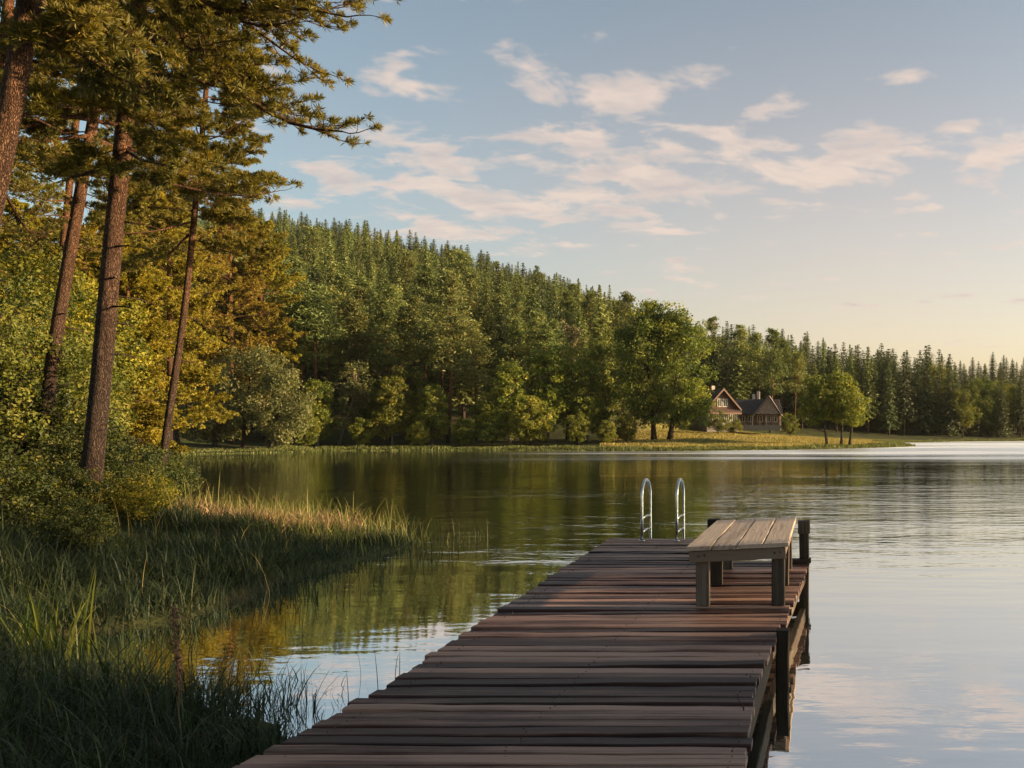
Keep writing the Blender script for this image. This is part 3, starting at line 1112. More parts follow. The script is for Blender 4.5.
fg_pine(23, 'thick pine trunk cut off by the top left corner of the view', [(-60, 420), (-28, 290), (2, 150), (14, 90), (27, 20)], 11.5, .165, 15, 7.2, 28, 3.0,
        custom=((7.1, U(90, 30, 11.0), 3), (7.5, U(120, -20, 11.2), 4)), nn=15, nw=.008)
fg_pine(24, 'slender pine standing at the waterline, its thin orange trunk in front of the willow', [(160, 500), (165, 440), (176, 370), (186, 300), (193, 230), (203, 130)], 25, .10, 16.5, 7.4, 42, 2.9,
        custom=((9.4, U(258, 150, 24.5), 0), (8.8, U(262, 192, 24.5), 1), (8.3, U(250, 225, 25), 2), (10.2, U(255, 120, 25), 3), (7.8, U(140, 215, 24.5), 4), (9.6, U(130, 150, 24), 5), (7.2, U(235, 250, 25.5), 0)), nn=14, nw=.0095)
fg_pine(25, 'thin dark pine trunk half hidden behind the straight one', [(48, 420), (58, 300), (66, 220), (76, 120), (86, 40)], 29, .13, 21, 8.5, 34, 3.8, nn=12, nw=.011)
fg_pine(26, 'pine with two-toned bark at the very edge of the view behind the leaning corner trunk', [(-30, 420), (-22, 250), (-6, 120), (6, 30)], 19, .14, 17, 7.0, 28, 3.4, nn=13, nw=.009)

# ------------------------------------------------------------------ prototypes for the wood
SPR = [spruce(200 + i, 18.0, R_, b_, .62, 1.25) for i, (R_, b_) in enumerate(((3.5, .08), (3.0, .12), (3.8, .06), (3.2, .2)))]
GPN = [spruce(250 + i, 18.0, R_, b_, .60, 1.2, 'hillpine', f_) for i, (R_, b_, f_) in enumerate(((3.2, .22, .85), (2.8, .30, .80), (3.5, .16, .95), (3.0, .34, .80)))]
HPN = [hillpine(300 + i, 19.0, R_, b_) for i, (R_, b_) in enumerate(((3.4, .48), (3.0, .55), (3.7, .42), (2.8, .38), (3.3, .62)))]
BRD = [
    broadleaf(400, 12, [((0, 0, 7.2), (4.0, 4.0, 4.4)), ((1.4, .5, 4.4), (3.6, 3.4, 2.6)), ((-1.2, 0, 5.4), (3.2, 3.4, 3.4))], 120, 80, .34, 1.05, .22),
    broadleaf(401, 14, [((0, 0, 9.0), (3.4, 3.4, 4.8)), ((.6, .8, 5.5), (3.4, 3.2, 3.4))], 110, 80, .34, 1.0, .22),
    broadleaf(402, 10, [((0, 0, 5.6), (4.2, 4.0, 3.9)), ((-1.5, 0, 3.4), (3.0, 3.0, 2.6)), ((1.8, 0, 3.6), (2.8, 3.0, 2.7))], 110, 80, .32, 1.0, .2),
]

BSH = broadleaf(403, 10, [((0, 0, 5.6), (4.2, 4.0, 3.9)), ((-1.5, 0, 3.4), (3.0, 3.0, 2.6)), ((1.8, 0, 3.6), (2.8, 3.0, 2.7))], 150, 70, .42, .85, .2, matl='bright')
BIG = []
BSB = broadleaf(404, 13, [((0, 0, 8.2), (2.7, 2.7, 4.4)), ((.9, .3, 5.2), (2.7, 2.6, 3.2)), ((-1.0, -.2, 4.2), (2.5, 2.5, 2.8))], 170, 62, .40, .75, .17, matl='bright', bark='birch')
   # footprints that keep the hill trees out of the way


def at_px(px, d):
    return ux(px, d), d


# big double linden by the meadow and the trees standing in front of the wood
def special(name, label, cat, proto, px, d, scale, rot=0.0, keep=4.0, z=None, sz=1.0, group=None):
    x, y = at_px(px, d)
    BIG.append((x, y, keep))
    return plant_tree(name, label, cat, proto, x, y, scale, rot, group, z, sz)


linden = broadleaf(410, 17.5, [((-1.5, 0, 11.2), (4.3, 4.2, 6.3)), ((2.6, .4, 10.2), (3.9, 4.0, 6.4)), ((-3.4, .3, 5.4), (3.4, 3.6, 3.7)), ((3.3, -.4, 4.6), (3.3, 3.4, 3.1)), ((.2, -.5, 4.0), (3.8, 3.4, 2.4)), ((.4, 0, 14.2), (3.2, 3.0, 2.8))],
                   400, 80, .34, 1.15, .3, trunks=((-1.0, 0, -.8, 0), (.9, .2, 1.8, .3)), matl='leaf')
special('linden_tree', 'great double trunked broadleaf tree, the tallest round crown, left of the house', 'tree', linden, 662, 112, 1.0, 0, 6)
shore_tree = broadleaf(411, 9.3, [((-1.6, 0, 5.9), (2.6, 2.7, 3.1)), ((1.5, .3, 5.4), (2.9, 2.7, 2.9)), ((-2.2, .2, 3.9), (2.0, 2.0, 1.8)), ((2.6, 0, 3.6), (2.2, 2.2, 1.7)), ((0, .2, 7.2), (2.6, 2.4, 1.9)), ((.2, 0, 5.0), (3.3, 3.0, 2.6))],
                       210, 80, .30, .80, .17, trunks=((-.7, 0, -.9, 0), (1.0, .2, .5, 0), (2.0, .5, 1.2, .2)), matl='bright')
special('meadow_tree', 'bright round tree on three thin trunks alone on the point of the meadow', 'tree', shore_tree, 833, 111, 1.0, 0, 6)

wil = broadleaf(412, 10.5, [((0, 0, 6.6), (4.2, 3.6, 4.2)), ((-3.2, .3, 4.4), (3.4, 3.2, 3.4)), ((3.1, -.3, 4.9), (3.3, 3.0, 3.8)), ((4.0, -.6, 3.2), (2.4, 2.4, 2.4)), ((-5.0, 0, 3.0), (2.6, 2.6, 2.4))],
                 260, 110, .27, .95, .2, trunks=((-3.5, 0, -.8, 0), (-.5, -.3, .5, 0), (2.4, -.6, 2.2, 0)), matl='willow', droop=.35)
special('willow_tree', 'spreading silvery willow leaning over the water on the far left shore', 'tree', wil, 250, 92, 1.0, 0, 7)

bir = broadleaf(413, 10.5, [((1.4, 0, 8.0), (1.5, 1.5, 2.4)), ((1.0, 0, 5.6), (1.9, 1.8, 2.0)), ((.6, 0, 3.8), (1.6, 1.6, 1.2))], 62, 60, .30, .66, .13, trunks=((-.6, 0, 2.2, 0),), matl='willow', bark='birch', droop=.5)
special('birch_tree', 'slim birch with a pale leaning trunk on the far shore left of centre', 'tree', bir, 344, 104, 1.0, 0, 2.5)
special('alder_tree', 'dark green pointed broadleaf tree at the foot of the pines beside the leaning birch', 'tree', BRD[1], 410, 107, .70, 1.0, 2.5)
special('alder_tree', 'low green broadleaf tree directly behind the leaning birch', 'tree', BRD[0], 372, 108, .60, 2.0, 2.5)
special('alder_tree', 'light topped young tree between the tall lone pine and the rounded bush', 'tree', BSH, 493, 106, .62, 3.0, 2.0)
special('oak_tree', 'broad dark oak in front of the wood left of the double trunked giant', 'tree', BRD[0], 568, 112, 1.10, 0.4, 4)
special('oak_tree', 'narrower green oak tucked between the broad dark oak and the double trunked giant', 'tree', BRD[1], 602, 116, .95, 1.4, 3)
special('willow_shrub', 'large rounded light green bush at the water in the middle of the far shore', 'shrub', BSH, 531, 103, .60, 0.4, 3)
special('willow_shrub', 'small bright bush at the water left of the large rounded one', 'shrub', BSH, 464, 102.5, .34, 2.2, 2)
special('willow_shrub', 'low dark bush pressed against the left side of the large rounded one', 'shrub', BRD[2], 492, 102, .36, 4.2, 2)
special('willow_shrub', 'medium bush at the water right of the large rounded one', 'shrub', BSH, 577, 104, .38, 5.2, 2)
special('willow_shrub', 'small pointed bush standing clear at the left edge of the meadow', 'shrub', BSH, 607, 105, .29, 1.2, 1.5)
special('garden_shrub', 'larger dark round shrub in front of the house gable', 'shrub', BRD[2], 718, 128, .38, 0.2, 1.5)
special('garden_shrub', 'smaller dark round shrub beside the larger one before the house', 'shrub', BRD[2], 733, 132, .30, 3.2, 1.5)
special('garden_shrub', 'shrub at the right end of the house porch', 'shrub', BRD[2], 790, 146, .42, 1.2, 1.5)
pal = broadleaf(414, 13, [((0, 0, 9.5), (3.7, 3.2, 3.2)), ((-.8, 0, 7.2), (2.8, 2.6, 2.4))], 90, 70, .36, .9, .2, matl='pale', bark='birch')
for px, d, pr, s_, lab in ((318, 101, BSB, .62, 'bright green birch at the waterline just right of the willow'), (392, 103, BSB, .66, 'bright young birch between the leaning birch and the dark pointed alder'),
                           (432, 104, BSB, .58, 'light green birch at the left foot of the tall lone pine'), (510, 106, BSB, .78, 'light birch rising behind the large rounded bush'),
                           (548, 109, BSB, .95, 'tall light green birch in front of the broad dark oak'), (588, 110, BSB, .80, 'light green birch right of the broad dark oak'),
                           (304, 98, BSH, .42, 'round bright bush at the right foot of the willow'), (362, 101, BSH, .34, 'low bright bush at the root of the leaning birch'),
                           (418, 101, BSH, .30, 'low bush at the waterline below the dark pointed alder'), (626, 108, BSH, .36, 'low bush at the left foot of the double trunked giant')):
    special('shore_birch' if pr is BSB else 'shore_bush', lab, 'tree' if pr is BSB else 'shrub', pr, px, d, s_, px * .37, 1.6)
special('silver_birch', 'pale cream crowned tree among the conifers left of the double trunked giant', 'tree', pal, 566, 140, 1.0, 0, 3)
tallp = hillpine(320, 20.5, 3.0, .42)
special('lone_pine', 'tall pine with a long bare trunk at the front of the wood left of centre', 'tree', tallp, 449, 108, 1.0, 0, 2.5)

# pines with visible stems along the foot of the wood
front = 'front row pines along the foot of the wood'
for i, (px, d, s_) in enumerate(((300, 108, .92), (316, 107, 1.0), (331, 112, .98), (352, 113, .90), (388, 110, .93), (402, 115, .86), (424, 113, .80), (476, 113, .80), (515, 119, .82), (534, 122, .85), (548, 120, .78))):
    special('front_pine', 'bare stemmed pine in the front row at the foot of the wooded hill', 'tree', HPN[(i * 3 + 1) % 5], px, d, s_ * .98, i * 1.7, 2.0, group=front)
gold = 'golden pines right of the house'
for i, (px, d, s_) in enumerate(((757, 172, .95), (771, 166, 1.02), (781, 175, .92), (796, 172, .80), (739, 178, 1.0))):
    special('house_pine', 'golden lit pine in the clump directly behind the right end of the house', 'tree', HPN[(i + 2) % 5], px, d, s_, i * 2.1, 2.5, group=gold)

# ------------------------------------------------------------------ the wooded hill
rh = np.random.default_rng(77)
ZONES = {
    'crest': ('spruce_tree', 'dark pointed spruce on the skyline along the crest of the big hill', 'spruces on the crest of the big hill'),
    'slope_s': ('spruce_tree', 'spruce packed among the pines on the open slope of the big hill', 'spruces on the slope of the big hill'),
    'slope_p': ('hill_pine', 'sunlit pine on the open slope of the big hill', 'pines on the slope of the big hill'),
    'slope_f': ('hill_conifer', 'golden cone shaped conifer on the open slope of the big hill', 'conical conifers on the slope of the big hill'),  # conical conifers of no set species: spruce shapes in pine colours
    'house_f': ('hill_conifer', 'golden cone shaped conifer on the slope behind the house', 'conical conifers on the slope behind the house'),
    'house_s': ('spruce_tree', 'dark spruce in the ridge behind and right of the house', 'spruces on the ridge behind the house'),
    'house_p': ('hill_pine', 'pine in the slope below the ridge behind the house', 'pines on the ridge behind the house'),
    'shore_s': ('spruce_tree', 'tall spruce in the dark wall of trees on the far right shore', 'spruces on the far right shore'),
    'shore_b': ('shore_broadleaf', 'shaded broadleaf tree along the waterline of the far right shore', 'broadleaf trees on the far right shore'),
    'far': ('far_tree', 'small hazy tree on the farthest ridge at the right edge', 'trees on the farthest ridge'),
}
HILL = []
ncount = {}


def hill_tree(zone, x, y, s_):
    HILL.append((zone, x, y, s_, rh.uniform(.92, 1.12)))


y = 106.0
while y < 398:
    step = 5.5 + (y - 106) * .0085
    px = 168.0
    while px < 1045:
        a = px + rh.uniform(-.3, .3) * step / y * F
        yy = y + rh.uniform(-.35, .35) * step
        px += step * (.62 if a > 850 else .78 if a > 652 else .92) / y * F
        x = ux(a, yy)
        big = a < 652
        d0 = np.interp(a, [168, 300, 450, 520, 640, 690, 780, 860, 950, 1045], [106, 111, 116, 122, 128, 164, 170, 177, 186, 192])
        if yy < d0 or any((x - b[0]) ** 2 + (yy - b[1]) ** 2 < b[2] ** 2 for b in BIG):
            continue
        if a < 235 and (yy > 330 or yy < 115):
            continue
        if shore_dist([x], [yy])[0] < 3.5:
            continue
        rd = np.interp(a, RIDGE_A, RIDGE_DD)
        u = (yy - d0) / (rd - d0)
        if u > 1.08:
            continue
        if a > 870 and u < .12:
            z_ = 'shore_b' if rh.random() < .42 else 'shore_s'
        elif a > 870:
            if u > 1.05:
                continue
            z_ = 'shore_s' if rh.random() < .9 else 'shore_b'
        elif big:
            if u > .80:
                z_ = 'crest'
            else:
                q_ = rh.random()
                z_ = 'slope_s' if q_ < .06 + .28 * u else ('slope_p' if q_ < (.55 if u < .10 else .20) + .2 * u else 'slope_f')
        else:
            z_ = 'house_s' if rh.random() < .25 + .6 * u else ('house_p' if rh.random() < .12 else 'house_f')
        base = {'crest': .92, 'slope_s': .9, 'slope_p': .86, 'slope_f': .92, 'house_s': .86, 'house_p': .88, 'house_f': .88, 'shore_s': .92 - .14 * (a > 950), 'shore_b': 1.15 - .15 * (a > 960)}[z_]
        hill_tree(z_, x, yy, base * rh.uniform(.80, 1.14))
    y += step * .92
for k in range(26):
    a = 955 + k * 4.4 + rh.uniform(-2, 2)
    yy = 372 + rh.uniform(-20, 30)
    hill_tree('far', ux(a, yy), yy, rh.uniform(.7, 1.0))
for a, yy, s_ in ((852, 190, .95), (858, 197, 1.0), (863, 191, .92), (868, 199, .98), (874, 194, .90), (880, 203, .95), (887, 197, .9)):
    HILL.append(('house_s' if a < 870 else 'shore_s', ux(a, yy), yy, s_, 1.0))
skyline = np.full(1500, 900.0)
PLAN = []
for zone, x, y, s_, sz in sorted(HILL, key=lambda h: h[2]):
    nm, lab, grp = ZONES[zone]
    z = ground_z(x, y)
    c = x / y * F + PX0
    top = HY - (z + 18.0 * s_ * sz - EYE) / y * F
    hw = max(2, 1.6 * s_ / y * F)
    a, b = int(max(0, c - hw + 200)), int(min(1499, c + hw + 200))
    if b <= a or top > skyline[a:b].max() - 3.5:
        continue
    seg = skyline[a:b]
    xs_ = np.abs(np.arange(a, b) - 200 - c) / hw
    skyline[a:b] = np.minimum(seg, top + xs_ * (14.0 * s_ / y * F) * .8 + 2)
    if nm == 'spruce_tree' or zone == 'far':
        pr = SPR[int(rh.integers(4))]
    elif nm == 'hill_pine':
        pr = HPN[int(rh.integers(5))]
    elif nm == 'hill_conifer':
        pr = GPN[int(rh.integers(4))]
    else:
        pr = BRD[int(rh.integers(2))]
    PLAN.append((nm, lab, grp, pr, x, y, z, s_, sz, rh.uniform(0, 6.28)))
# the 290 that show largest of every kind are trees of their own, the farthest rest is one wood
rest = []
for kind in sorted({p[0] for p in PLAN}):
    q = sorted((p for p in PLAN if p[0] == kind), key=lambda p: p[5] / p[7])
    ncount[kind] = len(q)
    for nm, lab, grp, pr, x, y, z, s_, sz, rot in q[:285]:
        plant_tree(nm, lab, 'tree', pr, x, y, s_, rot, grp, z, sz)
    rest += q[285:]


def distant_wood():
    protos = []
    for p in rest:
        if p[3] not in protos:
            protos.append(p[3])
    kinds = bpy.data.collections.new('tree kinds of the distant wood')
    for k, (tk, cr) in enumerate(protos):
        me = cr.copy()
        o = bpy.data.objects.new('kind_%02d' % k, me)
        kinds.objects.link(o)
    me = bpy.data.meshes.new('distant_wood')
    me.vertices.add(len(rest))
    me.vertices.foreach_set('co', np.array([(p[4], p[5], p[6]) for p in rest], np.float32).ravel())
    me.attributes.new('kind', 'INT', 'POINT').data.foreach_set('value', np.array([protos.index(p[3]) for p in rest], np.int32))
    me.attributes.new('turn', 'FLOAT_VECTOR', 'POINT').data.foreach_set('vector', np.array([(0, 0, p[9]) for p in rest], np.float32).ravel())
    me.attributes.new('size', 'FLOAT_VECTOR', 'POINT').data.foreach_set('vector', np.array([(p[7], p[7], p[7] * p[8]) for p in rest], np.float32).ravel())
    o = link('distant_wood', me)
    tag(o, 'mass of conifer tops in the farthest part of the wooded hill', None, None, 'stuff')
    g = bpy.data.node_groups.new('distant wood', 'GeometryNodeTree')
    g.interface.new_socket('Geometry', in_out='INPUT', socket_type='NodeSocketGeometry')
    g.interface.new_socket('Geometry', in_out='OUTPUT', socket_type='NodeSocketGeometry')
    gi, go = g.nodes.new('NodeGroupInput'), g.nodes.new('NodeGroupOutput')
    ip = g.nodes.new('GeometryNodeInstanceOnPoints')
    ci = g.nodes.new('GeometryNodeCollectionInfo')
    ci.inputs['Collection'].default_value = kinds
    ci.inputs['Separate Children'].default_value = True
    ci.inputs['Reset Children'].default_value = True

    def attr(nm, ty):
        n = g.nodes.new('GeometryNodeInputNamedAttribute')
        n.data_type = ty
        n.inputs['Name'].default_value = nm
        return n.outputs[0]
    ip.inputs['Pick Instance'].default_value = True
    g.links.new(gi.outputs[0], ip.inputs['Points'])
    g.links.new(ci.outputs[0], ip.inputs['Instance'])
    g.links.new(attr('kind', 'INT'), ip.inputs['Instance Index'])
    g.links.new(attr('turn', 'FLOAT_VECTOR'), ip.inputs['Rotation'])
    g.links.new(attr('size', 'FLOAT_VECTOR'), ip.inputs['Scale'])
    g.links.new(ip.outputs[0], go.inputs[0])
    m = o.modifiers.new('trees', 'NODES')
    m.node_group = g


if rest:
    distant_wood()
print('hill', ncount)

# ------------------------------------------------------------------ the wood on the left bank (behind the foreground pines)


def pine_proto(seed, H, Lmax, zc, n):
    base, tk, cr = near_pine(seed, [(0, 0, -.3), (.1, .05, H * .35), (.0, .1, H * .7), (.1, 0, H)], [.19, .15, .09, .03], zc, None, n, Lmax, nn=7, nlen=(.12, .20), nw=.026, stubs=6, tint=.5, mat='sunlit_needle')
    return tk, cr


LP = [pine_proto(501, 15, 3.9, 3.2, 62), pine_proto(502, 16, 3.5, 5.0, 56), pine_proto(503, 12, 3.4, 1.8, 60)]
LB = [broadleaf(510, 11, [((0, 0, 7.0), (3.4, 3.4, 3.8)), ((1, .6, 4.0), (3.2, 3.2, 2.8)), ((-1.2, -.4, 4.8), (3.0, 3.0, 3.0))], 300, 62, .17, .52, .16, matl='gold'),
      broadleaf(511, 9, [((0, 0, 5.4), (3.2, 3.0, 3.6)), ((-1.0, .4, 3.2), (2.9, 2.8, 2.4))], 260, 60, .17, .5, .14, matl='gold')]
LB.append(broadleaf(512, 9, [((0, 0, 5.2), (3.0, 3.0, 3.6)), ((-1.4, .2, 3.6), (2.4, 2.4, 2.8)), ((1.5, 0, 3.4), (2.4, 2.4, 2.6))], 170, 75, .15, .52, .13, matl='leaf'))
lw_p = 'golden lit pines in the wood on the left bank'
lw_b = 'broadleaf trees in the wood on the left bank'
for i, (px, d, k, s_, r_) in enumerate(((168, 44, 0, .90, .3), (152, 60, 1, 1.15, 1.3), (232, 99, 0, 1.75, 2.2), (262, 104, 1, 1.55, 3.2), (140, 52, 1, .95, 4.0), (110, 40, 2, .95, 5.0), (70, 46, 0, .85, .9), (20, 42, 1, .75, 1.9), (238, 104, 2, 1.55, 1.0),
                                        (-20, 36, 0, .75, 3.3), (176, 90, 1, 1.5, 3.9), (128, 33, 2, .72, 1.1), (84, 36, 0, .66, 5.2), (110, 70, 1, 1.15, 2.9), (40, 64, 0, 1.1, .5), (258, 118, 0, 1.25, 4.4))):
    x, y = at_px(px, d)
    plant_tree('bank_pine', 'golden lit bushy pine in the wood behind the tall trunks on the left bank', 'tree', LP[k], x, y, s_, r_, lw_p)
for i, (px, d, k, s_, r_) in enumerate(((-6, 19.5, 2, .62, .5), (26, 23, 2, .66, 1.7), (66, 25, 2, .5, 2.9), (10, 27, 0, .72, .2), (70, 30, 1, .80, 1.2), (-40, 24, 1, .8, 2.8), (30, 36, 1, 1.0, 3.3), (95, 44, 0, .9, 4.4), (-10, 50, 0, 1.2, 5.9))):
    x, y = at_px(px, d)
    plant_tree('bank_broadleaf', 'leafy broadleaf tree in the wood behind the tall trunks on the left bank', 'tree', LB[k], x, y, s_, r_, lw_b)


# ------------------------------------------------------------------ house on the far meadow
def build_house():
    D = 150.0
    x, y = at_px(722.5, D)
    z = 3.1
    root = thing('timber_house', 'red brown timber house with a white windowed gable on the far meadow', 'house', (x, y, z))
    wallm = plain_mat('brown_boards', (.070, .031, .021), .8, 0, .3, 2.0)
    whitem = plain_mat('cream_boards', (.24, .21, .18), .7, 0, .2, 2)
    roofm = plain_mat('dark_slates', (.034, .029, .029), .75, 0, .35, 2.5)
    trimm = plain_mat('pale_trim', (.15, .088, .064), .7, 0, .2, 2)
    glassm = plain_mat('window_glass', (.03, .03, .035), .12, 0, .2, 1, .8)
    winm = plain_mat('window_white', (.5, .47, .43), .5, 0, .05)
    stonem = plain_mat('chimney_stone', (.42, .36, .31), .85, 0, .2, 3)
    found = plain_mat('foundation_stone', (.18, .16, .14), .9, 0, .3, 3)
    th = math.radians(28)
    c, s = math.cos(th), math.sin(th)
    ex, ey = np.array([c, s, 0]), np.array([-s, c, 0])   # ex along the gable, ey back into the house

    def T(p, o=(0, 0, 0)):
        p = np.asarray(p, float)
        return p[..., :1] * ex + p[..., 1:2] * ey + p[..., 2:] * np.array([0, 0, 1]) + np.asarray(o, float)

    def tb(mb, lo, hi, o=(0, 0, 0), ax=None):
        m2 = MB()
        box(m2, lo, hi)
        v = m2.v[0]
        mb.add(T(v, o) if ax is None else v + np.asarray(o), m2.f)

    def slab(mb, quad, n, th_):
        q = np.asarray(quad, float)
        n = norm(np.asarray(n, float))
        v = np.concatenate([q, q + n * th_])
        mb.add(v, np.array([(3, 2, 1, 0), (4, 5, 6, 7), (0, 1, 5, 4), (1, 2, 6, 5), (2, 3, 7, 6), (3, 0, 4, 7)]))
    W, Ld, he, hr = 2.75, 8.0, 2.9, 5.9
    mb = MB()
    tb(mb, (-W, 0, -1.2), (W, Ld, -.02))
    mb.build('foundation', found, root)
    mb = MB()
    tb(mb, (-W + .05, .05, 0), (W - .05, Ld - .05, he - .55))
    mb.build('wall', whitem, root)
    mb = MB()                                     # upper storey with its gable triangle
    a = np.array([(-W, 0, he - .55), (W, 0, he - .55), (W, 0, he), (0, 0, hr - .12), (-W, 0, he)], float)
    b = a + np.array([0, Ld, 0])
    mb.add(T(np.concatenate([a, b])), [np.arange(5)[None, :], np.arange(5, 10)[None, ::-1], np.array([(i, i + 5, (i + 1) % 5 + 5, (i + 1) % 5) for i in range(5)])])
    g = mb.build('gable', wallm, root)
    for sx in (-1, 1):                            # roof planes and lit barge boards
        mb = MB()
        e0, e1 = sx * (W + .45), 0.0
        z0 = he - .45 * (hr - he) / W
        q = T(np.array([(e0, -.55, z0), (e1, -.55, hr), (e1, Ld + .3, hr), (e0, Ld + .3, z0)]))
        nrm = T(np.array([sx * (hr - he), 0, W]))
        slab(mb, q if sx > 0 else q[::-1], nrm, .14)
        mb.build('roof', roofm, root)
        mb = MB()
        q = T(np.array([(e0, -.62, z0 - .20), (0, -.62, hr - .20), (0, -.62, hr + .16), (e0, -.62, z0 + .16)]))
        slab(mb, q, T(np.array([0., -1, 0])), .06)
        mb.build('barge_board', trimm, root)
    mb = MB()                                     # pent roof band between the storeys
    q = T(np.array([(-W - .3, -1.0, he - .95), (W + .3, -1.0, he - .95), (W + .3, .0, he - .35), (-W - .3, .0, he - .35)]))
    slab(mb, q, (0, 0, 1), .10)
    mb.build('pent_roof', plain_mat('brown_tiles', (.075, .042, .034), .8, 0, .25, 3), root)
    mb = MB()
    tb(mb, (-W - .3, -1.06, he - 1.18), (W + .3, -.98, he - .90))
    mb.build('pent_fascia', trimm, root)

    def window(cx, z0, w, h, y0=-.02, o=(0, 0, 0)):
        mb = MB()
        fw = .09
        for lo, hi in (((cx - w / 2, y0 - .05, z0), (cx - w / 2 + fw, y0, z0 + h)), ((cx + w / 2 - fw, y0 - .05, z0), (cx + w / 2, y0, z0 + h)),
                       ((cx - w / 2 + fw, y0 - .05, z0), (cx + w / 2 - fw, y0, z0 + fw)), ((cx - w / 2 + fw, y0 - .05, z0 + h - fw), (cx + w / 2 - fw, y0, z0 + h)),
                       ((cx - .03, y0 - .04, z0 + fw), (cx + .03, y0, z0 + h - fw))):
            tb(mb, lo, hi, o)
        f = mb.build('window', winm, root)
        mb = MB()
        tb(mb, (cx - w / 2 + fw, y0 - .02, z0 + fw), (cx + w / 2 - fw, y0 - .012, z0 + h - fw), o)
        mb.build('pane', glassm, f)
    window(-.5, he + .05, .85, 1.35)
    window(.5, he + .05, .85, 1.35)
    for cx in (-2.1, -1.05, 0.0, 1.05, 2.1):
        window(cx, .55, .8, 1.35, .03)
    mb = MB()
    tb(mb, (-.28, 4.2, hr - .6), (.28, 4.8, hr + .75))
    mb.build('chimney', stonem, root)
    # wing running to the right, long roof towards the lake
    ox, oy = 1.8, 2.2
    WL, WD, wh, wr = 7.6, 5.2, 1.9, 4.3
    mb = MB()
    box(mb, (ox, oy + 1.3, -1.0), (ox + WL, oy + WD, wh))
    mb.build('wing_wall', plain_mat('wing_boards', (.13, .08, .055), .8, 0, .3, 2), root)  # plain brown boards behind the porch
    ym = oy + WD * .55
    for y0, sg in ((oy - .2, -1), (oy + WD + .4, 1)):
        mb = MB()
        q = np.array([(ox - .3, y0, wh - .15), (ox + WL + .4, y0, wh - .15), (ox + WL - .2, ym, wr), (ox - .3, ym, wr)])
        slab(mb, q if sg < 0 else q[::-1], (0, sg * .8, 1), .12)
        mb.build('wing_roof', roofm, root)
    # cross gable at its right end
    gx = ox + WL - 2.0
    gw, gz = 2.0, wr + .55
    mb = MB()
    v = np.array([(gx - gw, oy - .5, wh - .1), (gx + gw, oy - .5, wh - .1), (gx + .2, oy - .1, gz - .1), (gx - gw, ym, wh - .1), (gx + gw, ym, wh - .1), (gx + .2, ym, gz - .1)])
    mb.add(v, [np.array([(0, 1, 2)]), np.array([(5, 4, 3)]), np.array([(0, 3, 4, 1)])])
    mb.build('cross_gable', plain_mat('sunlit_gable_shingles', (.21, .155, .12), .85, 0, .3, 3), root)  # pale because sunlight on the gable face is painted in
    for sx in (-1, 1):
        mb = MB()
        q = np.array([(gx + sx * (gw + .35), oy - .75, wh - .35), (gx + .2, oy - .4, gz), (gx + .2, ym + .2, gz), (gx + sx * (gw + .35), ym + .2, wh - .35)])
        slab(mb, q if sx > 0 else q[::-1], (sx * 1.0, 0, .9), .10)
        mb.build('cross_roof', plain_mat('sunlit_roof_shingles', (.17, .13, .11), .85, 0, .3, 3), root)  # paler than the slates, sun on these planes put into the colour
    for k in range(7):
        mb = MB()
        px_ = ox + .6 + k * (WL - .4) / 6
        box(mb, (px_ - .08, oy - .1, -.9), (px_ + .08, oy + .06, wh - .17))
        mb.build('porch_post', trimm if k % 2 else whitem, root)
    mb = MB()
    box(mb, (ox + .3, oy - .25, -1.0), (ox + WL + .2, oy + 1.28, -.06))
    mb.build('porch_floor', found, root)
    for cx in (1.2, 2.6, 4.2, 5.6, 6.7):
        mb = MB()
        x0 = ox + cx
        y0 = oy + 1.24
        for lo, hi in (((x0 - .45, y0, .45), (x0 - .37, y0 + .055, 1.55)), ((x0 + .37, y0, .45), (x0 + .45, y0 + .055, 1.55)), ((x0 - .37, y0, .45), (x0 + .37, y0 + .055, .53)), ((x0 - .37, y0, 1.47), (x0 + .37, y0 + .055, 1.55)), ((x0 - .03, y0, .53), (x0 + .03, y0 + .05, 1.47))):
            box(mb, lo, hi)
        f = mb.build('window', winm, root)
        mb = MB()
        box(mb, (x0 - .37, y0 + .02, .53), (x0 + .37, y0 + .035, 1.47))
        mb.build('pane', glassm, f)
    for cx, h in ((3.0, 1.0), (3.8, 1.45)):
        mb = MB()
        box(mb, (ox + cx - .25, ym + .1, wr - .5), (ox + cx + .25, ym + .6, wr + h))
        mb.build('chimney', stonem, root)


build_house()


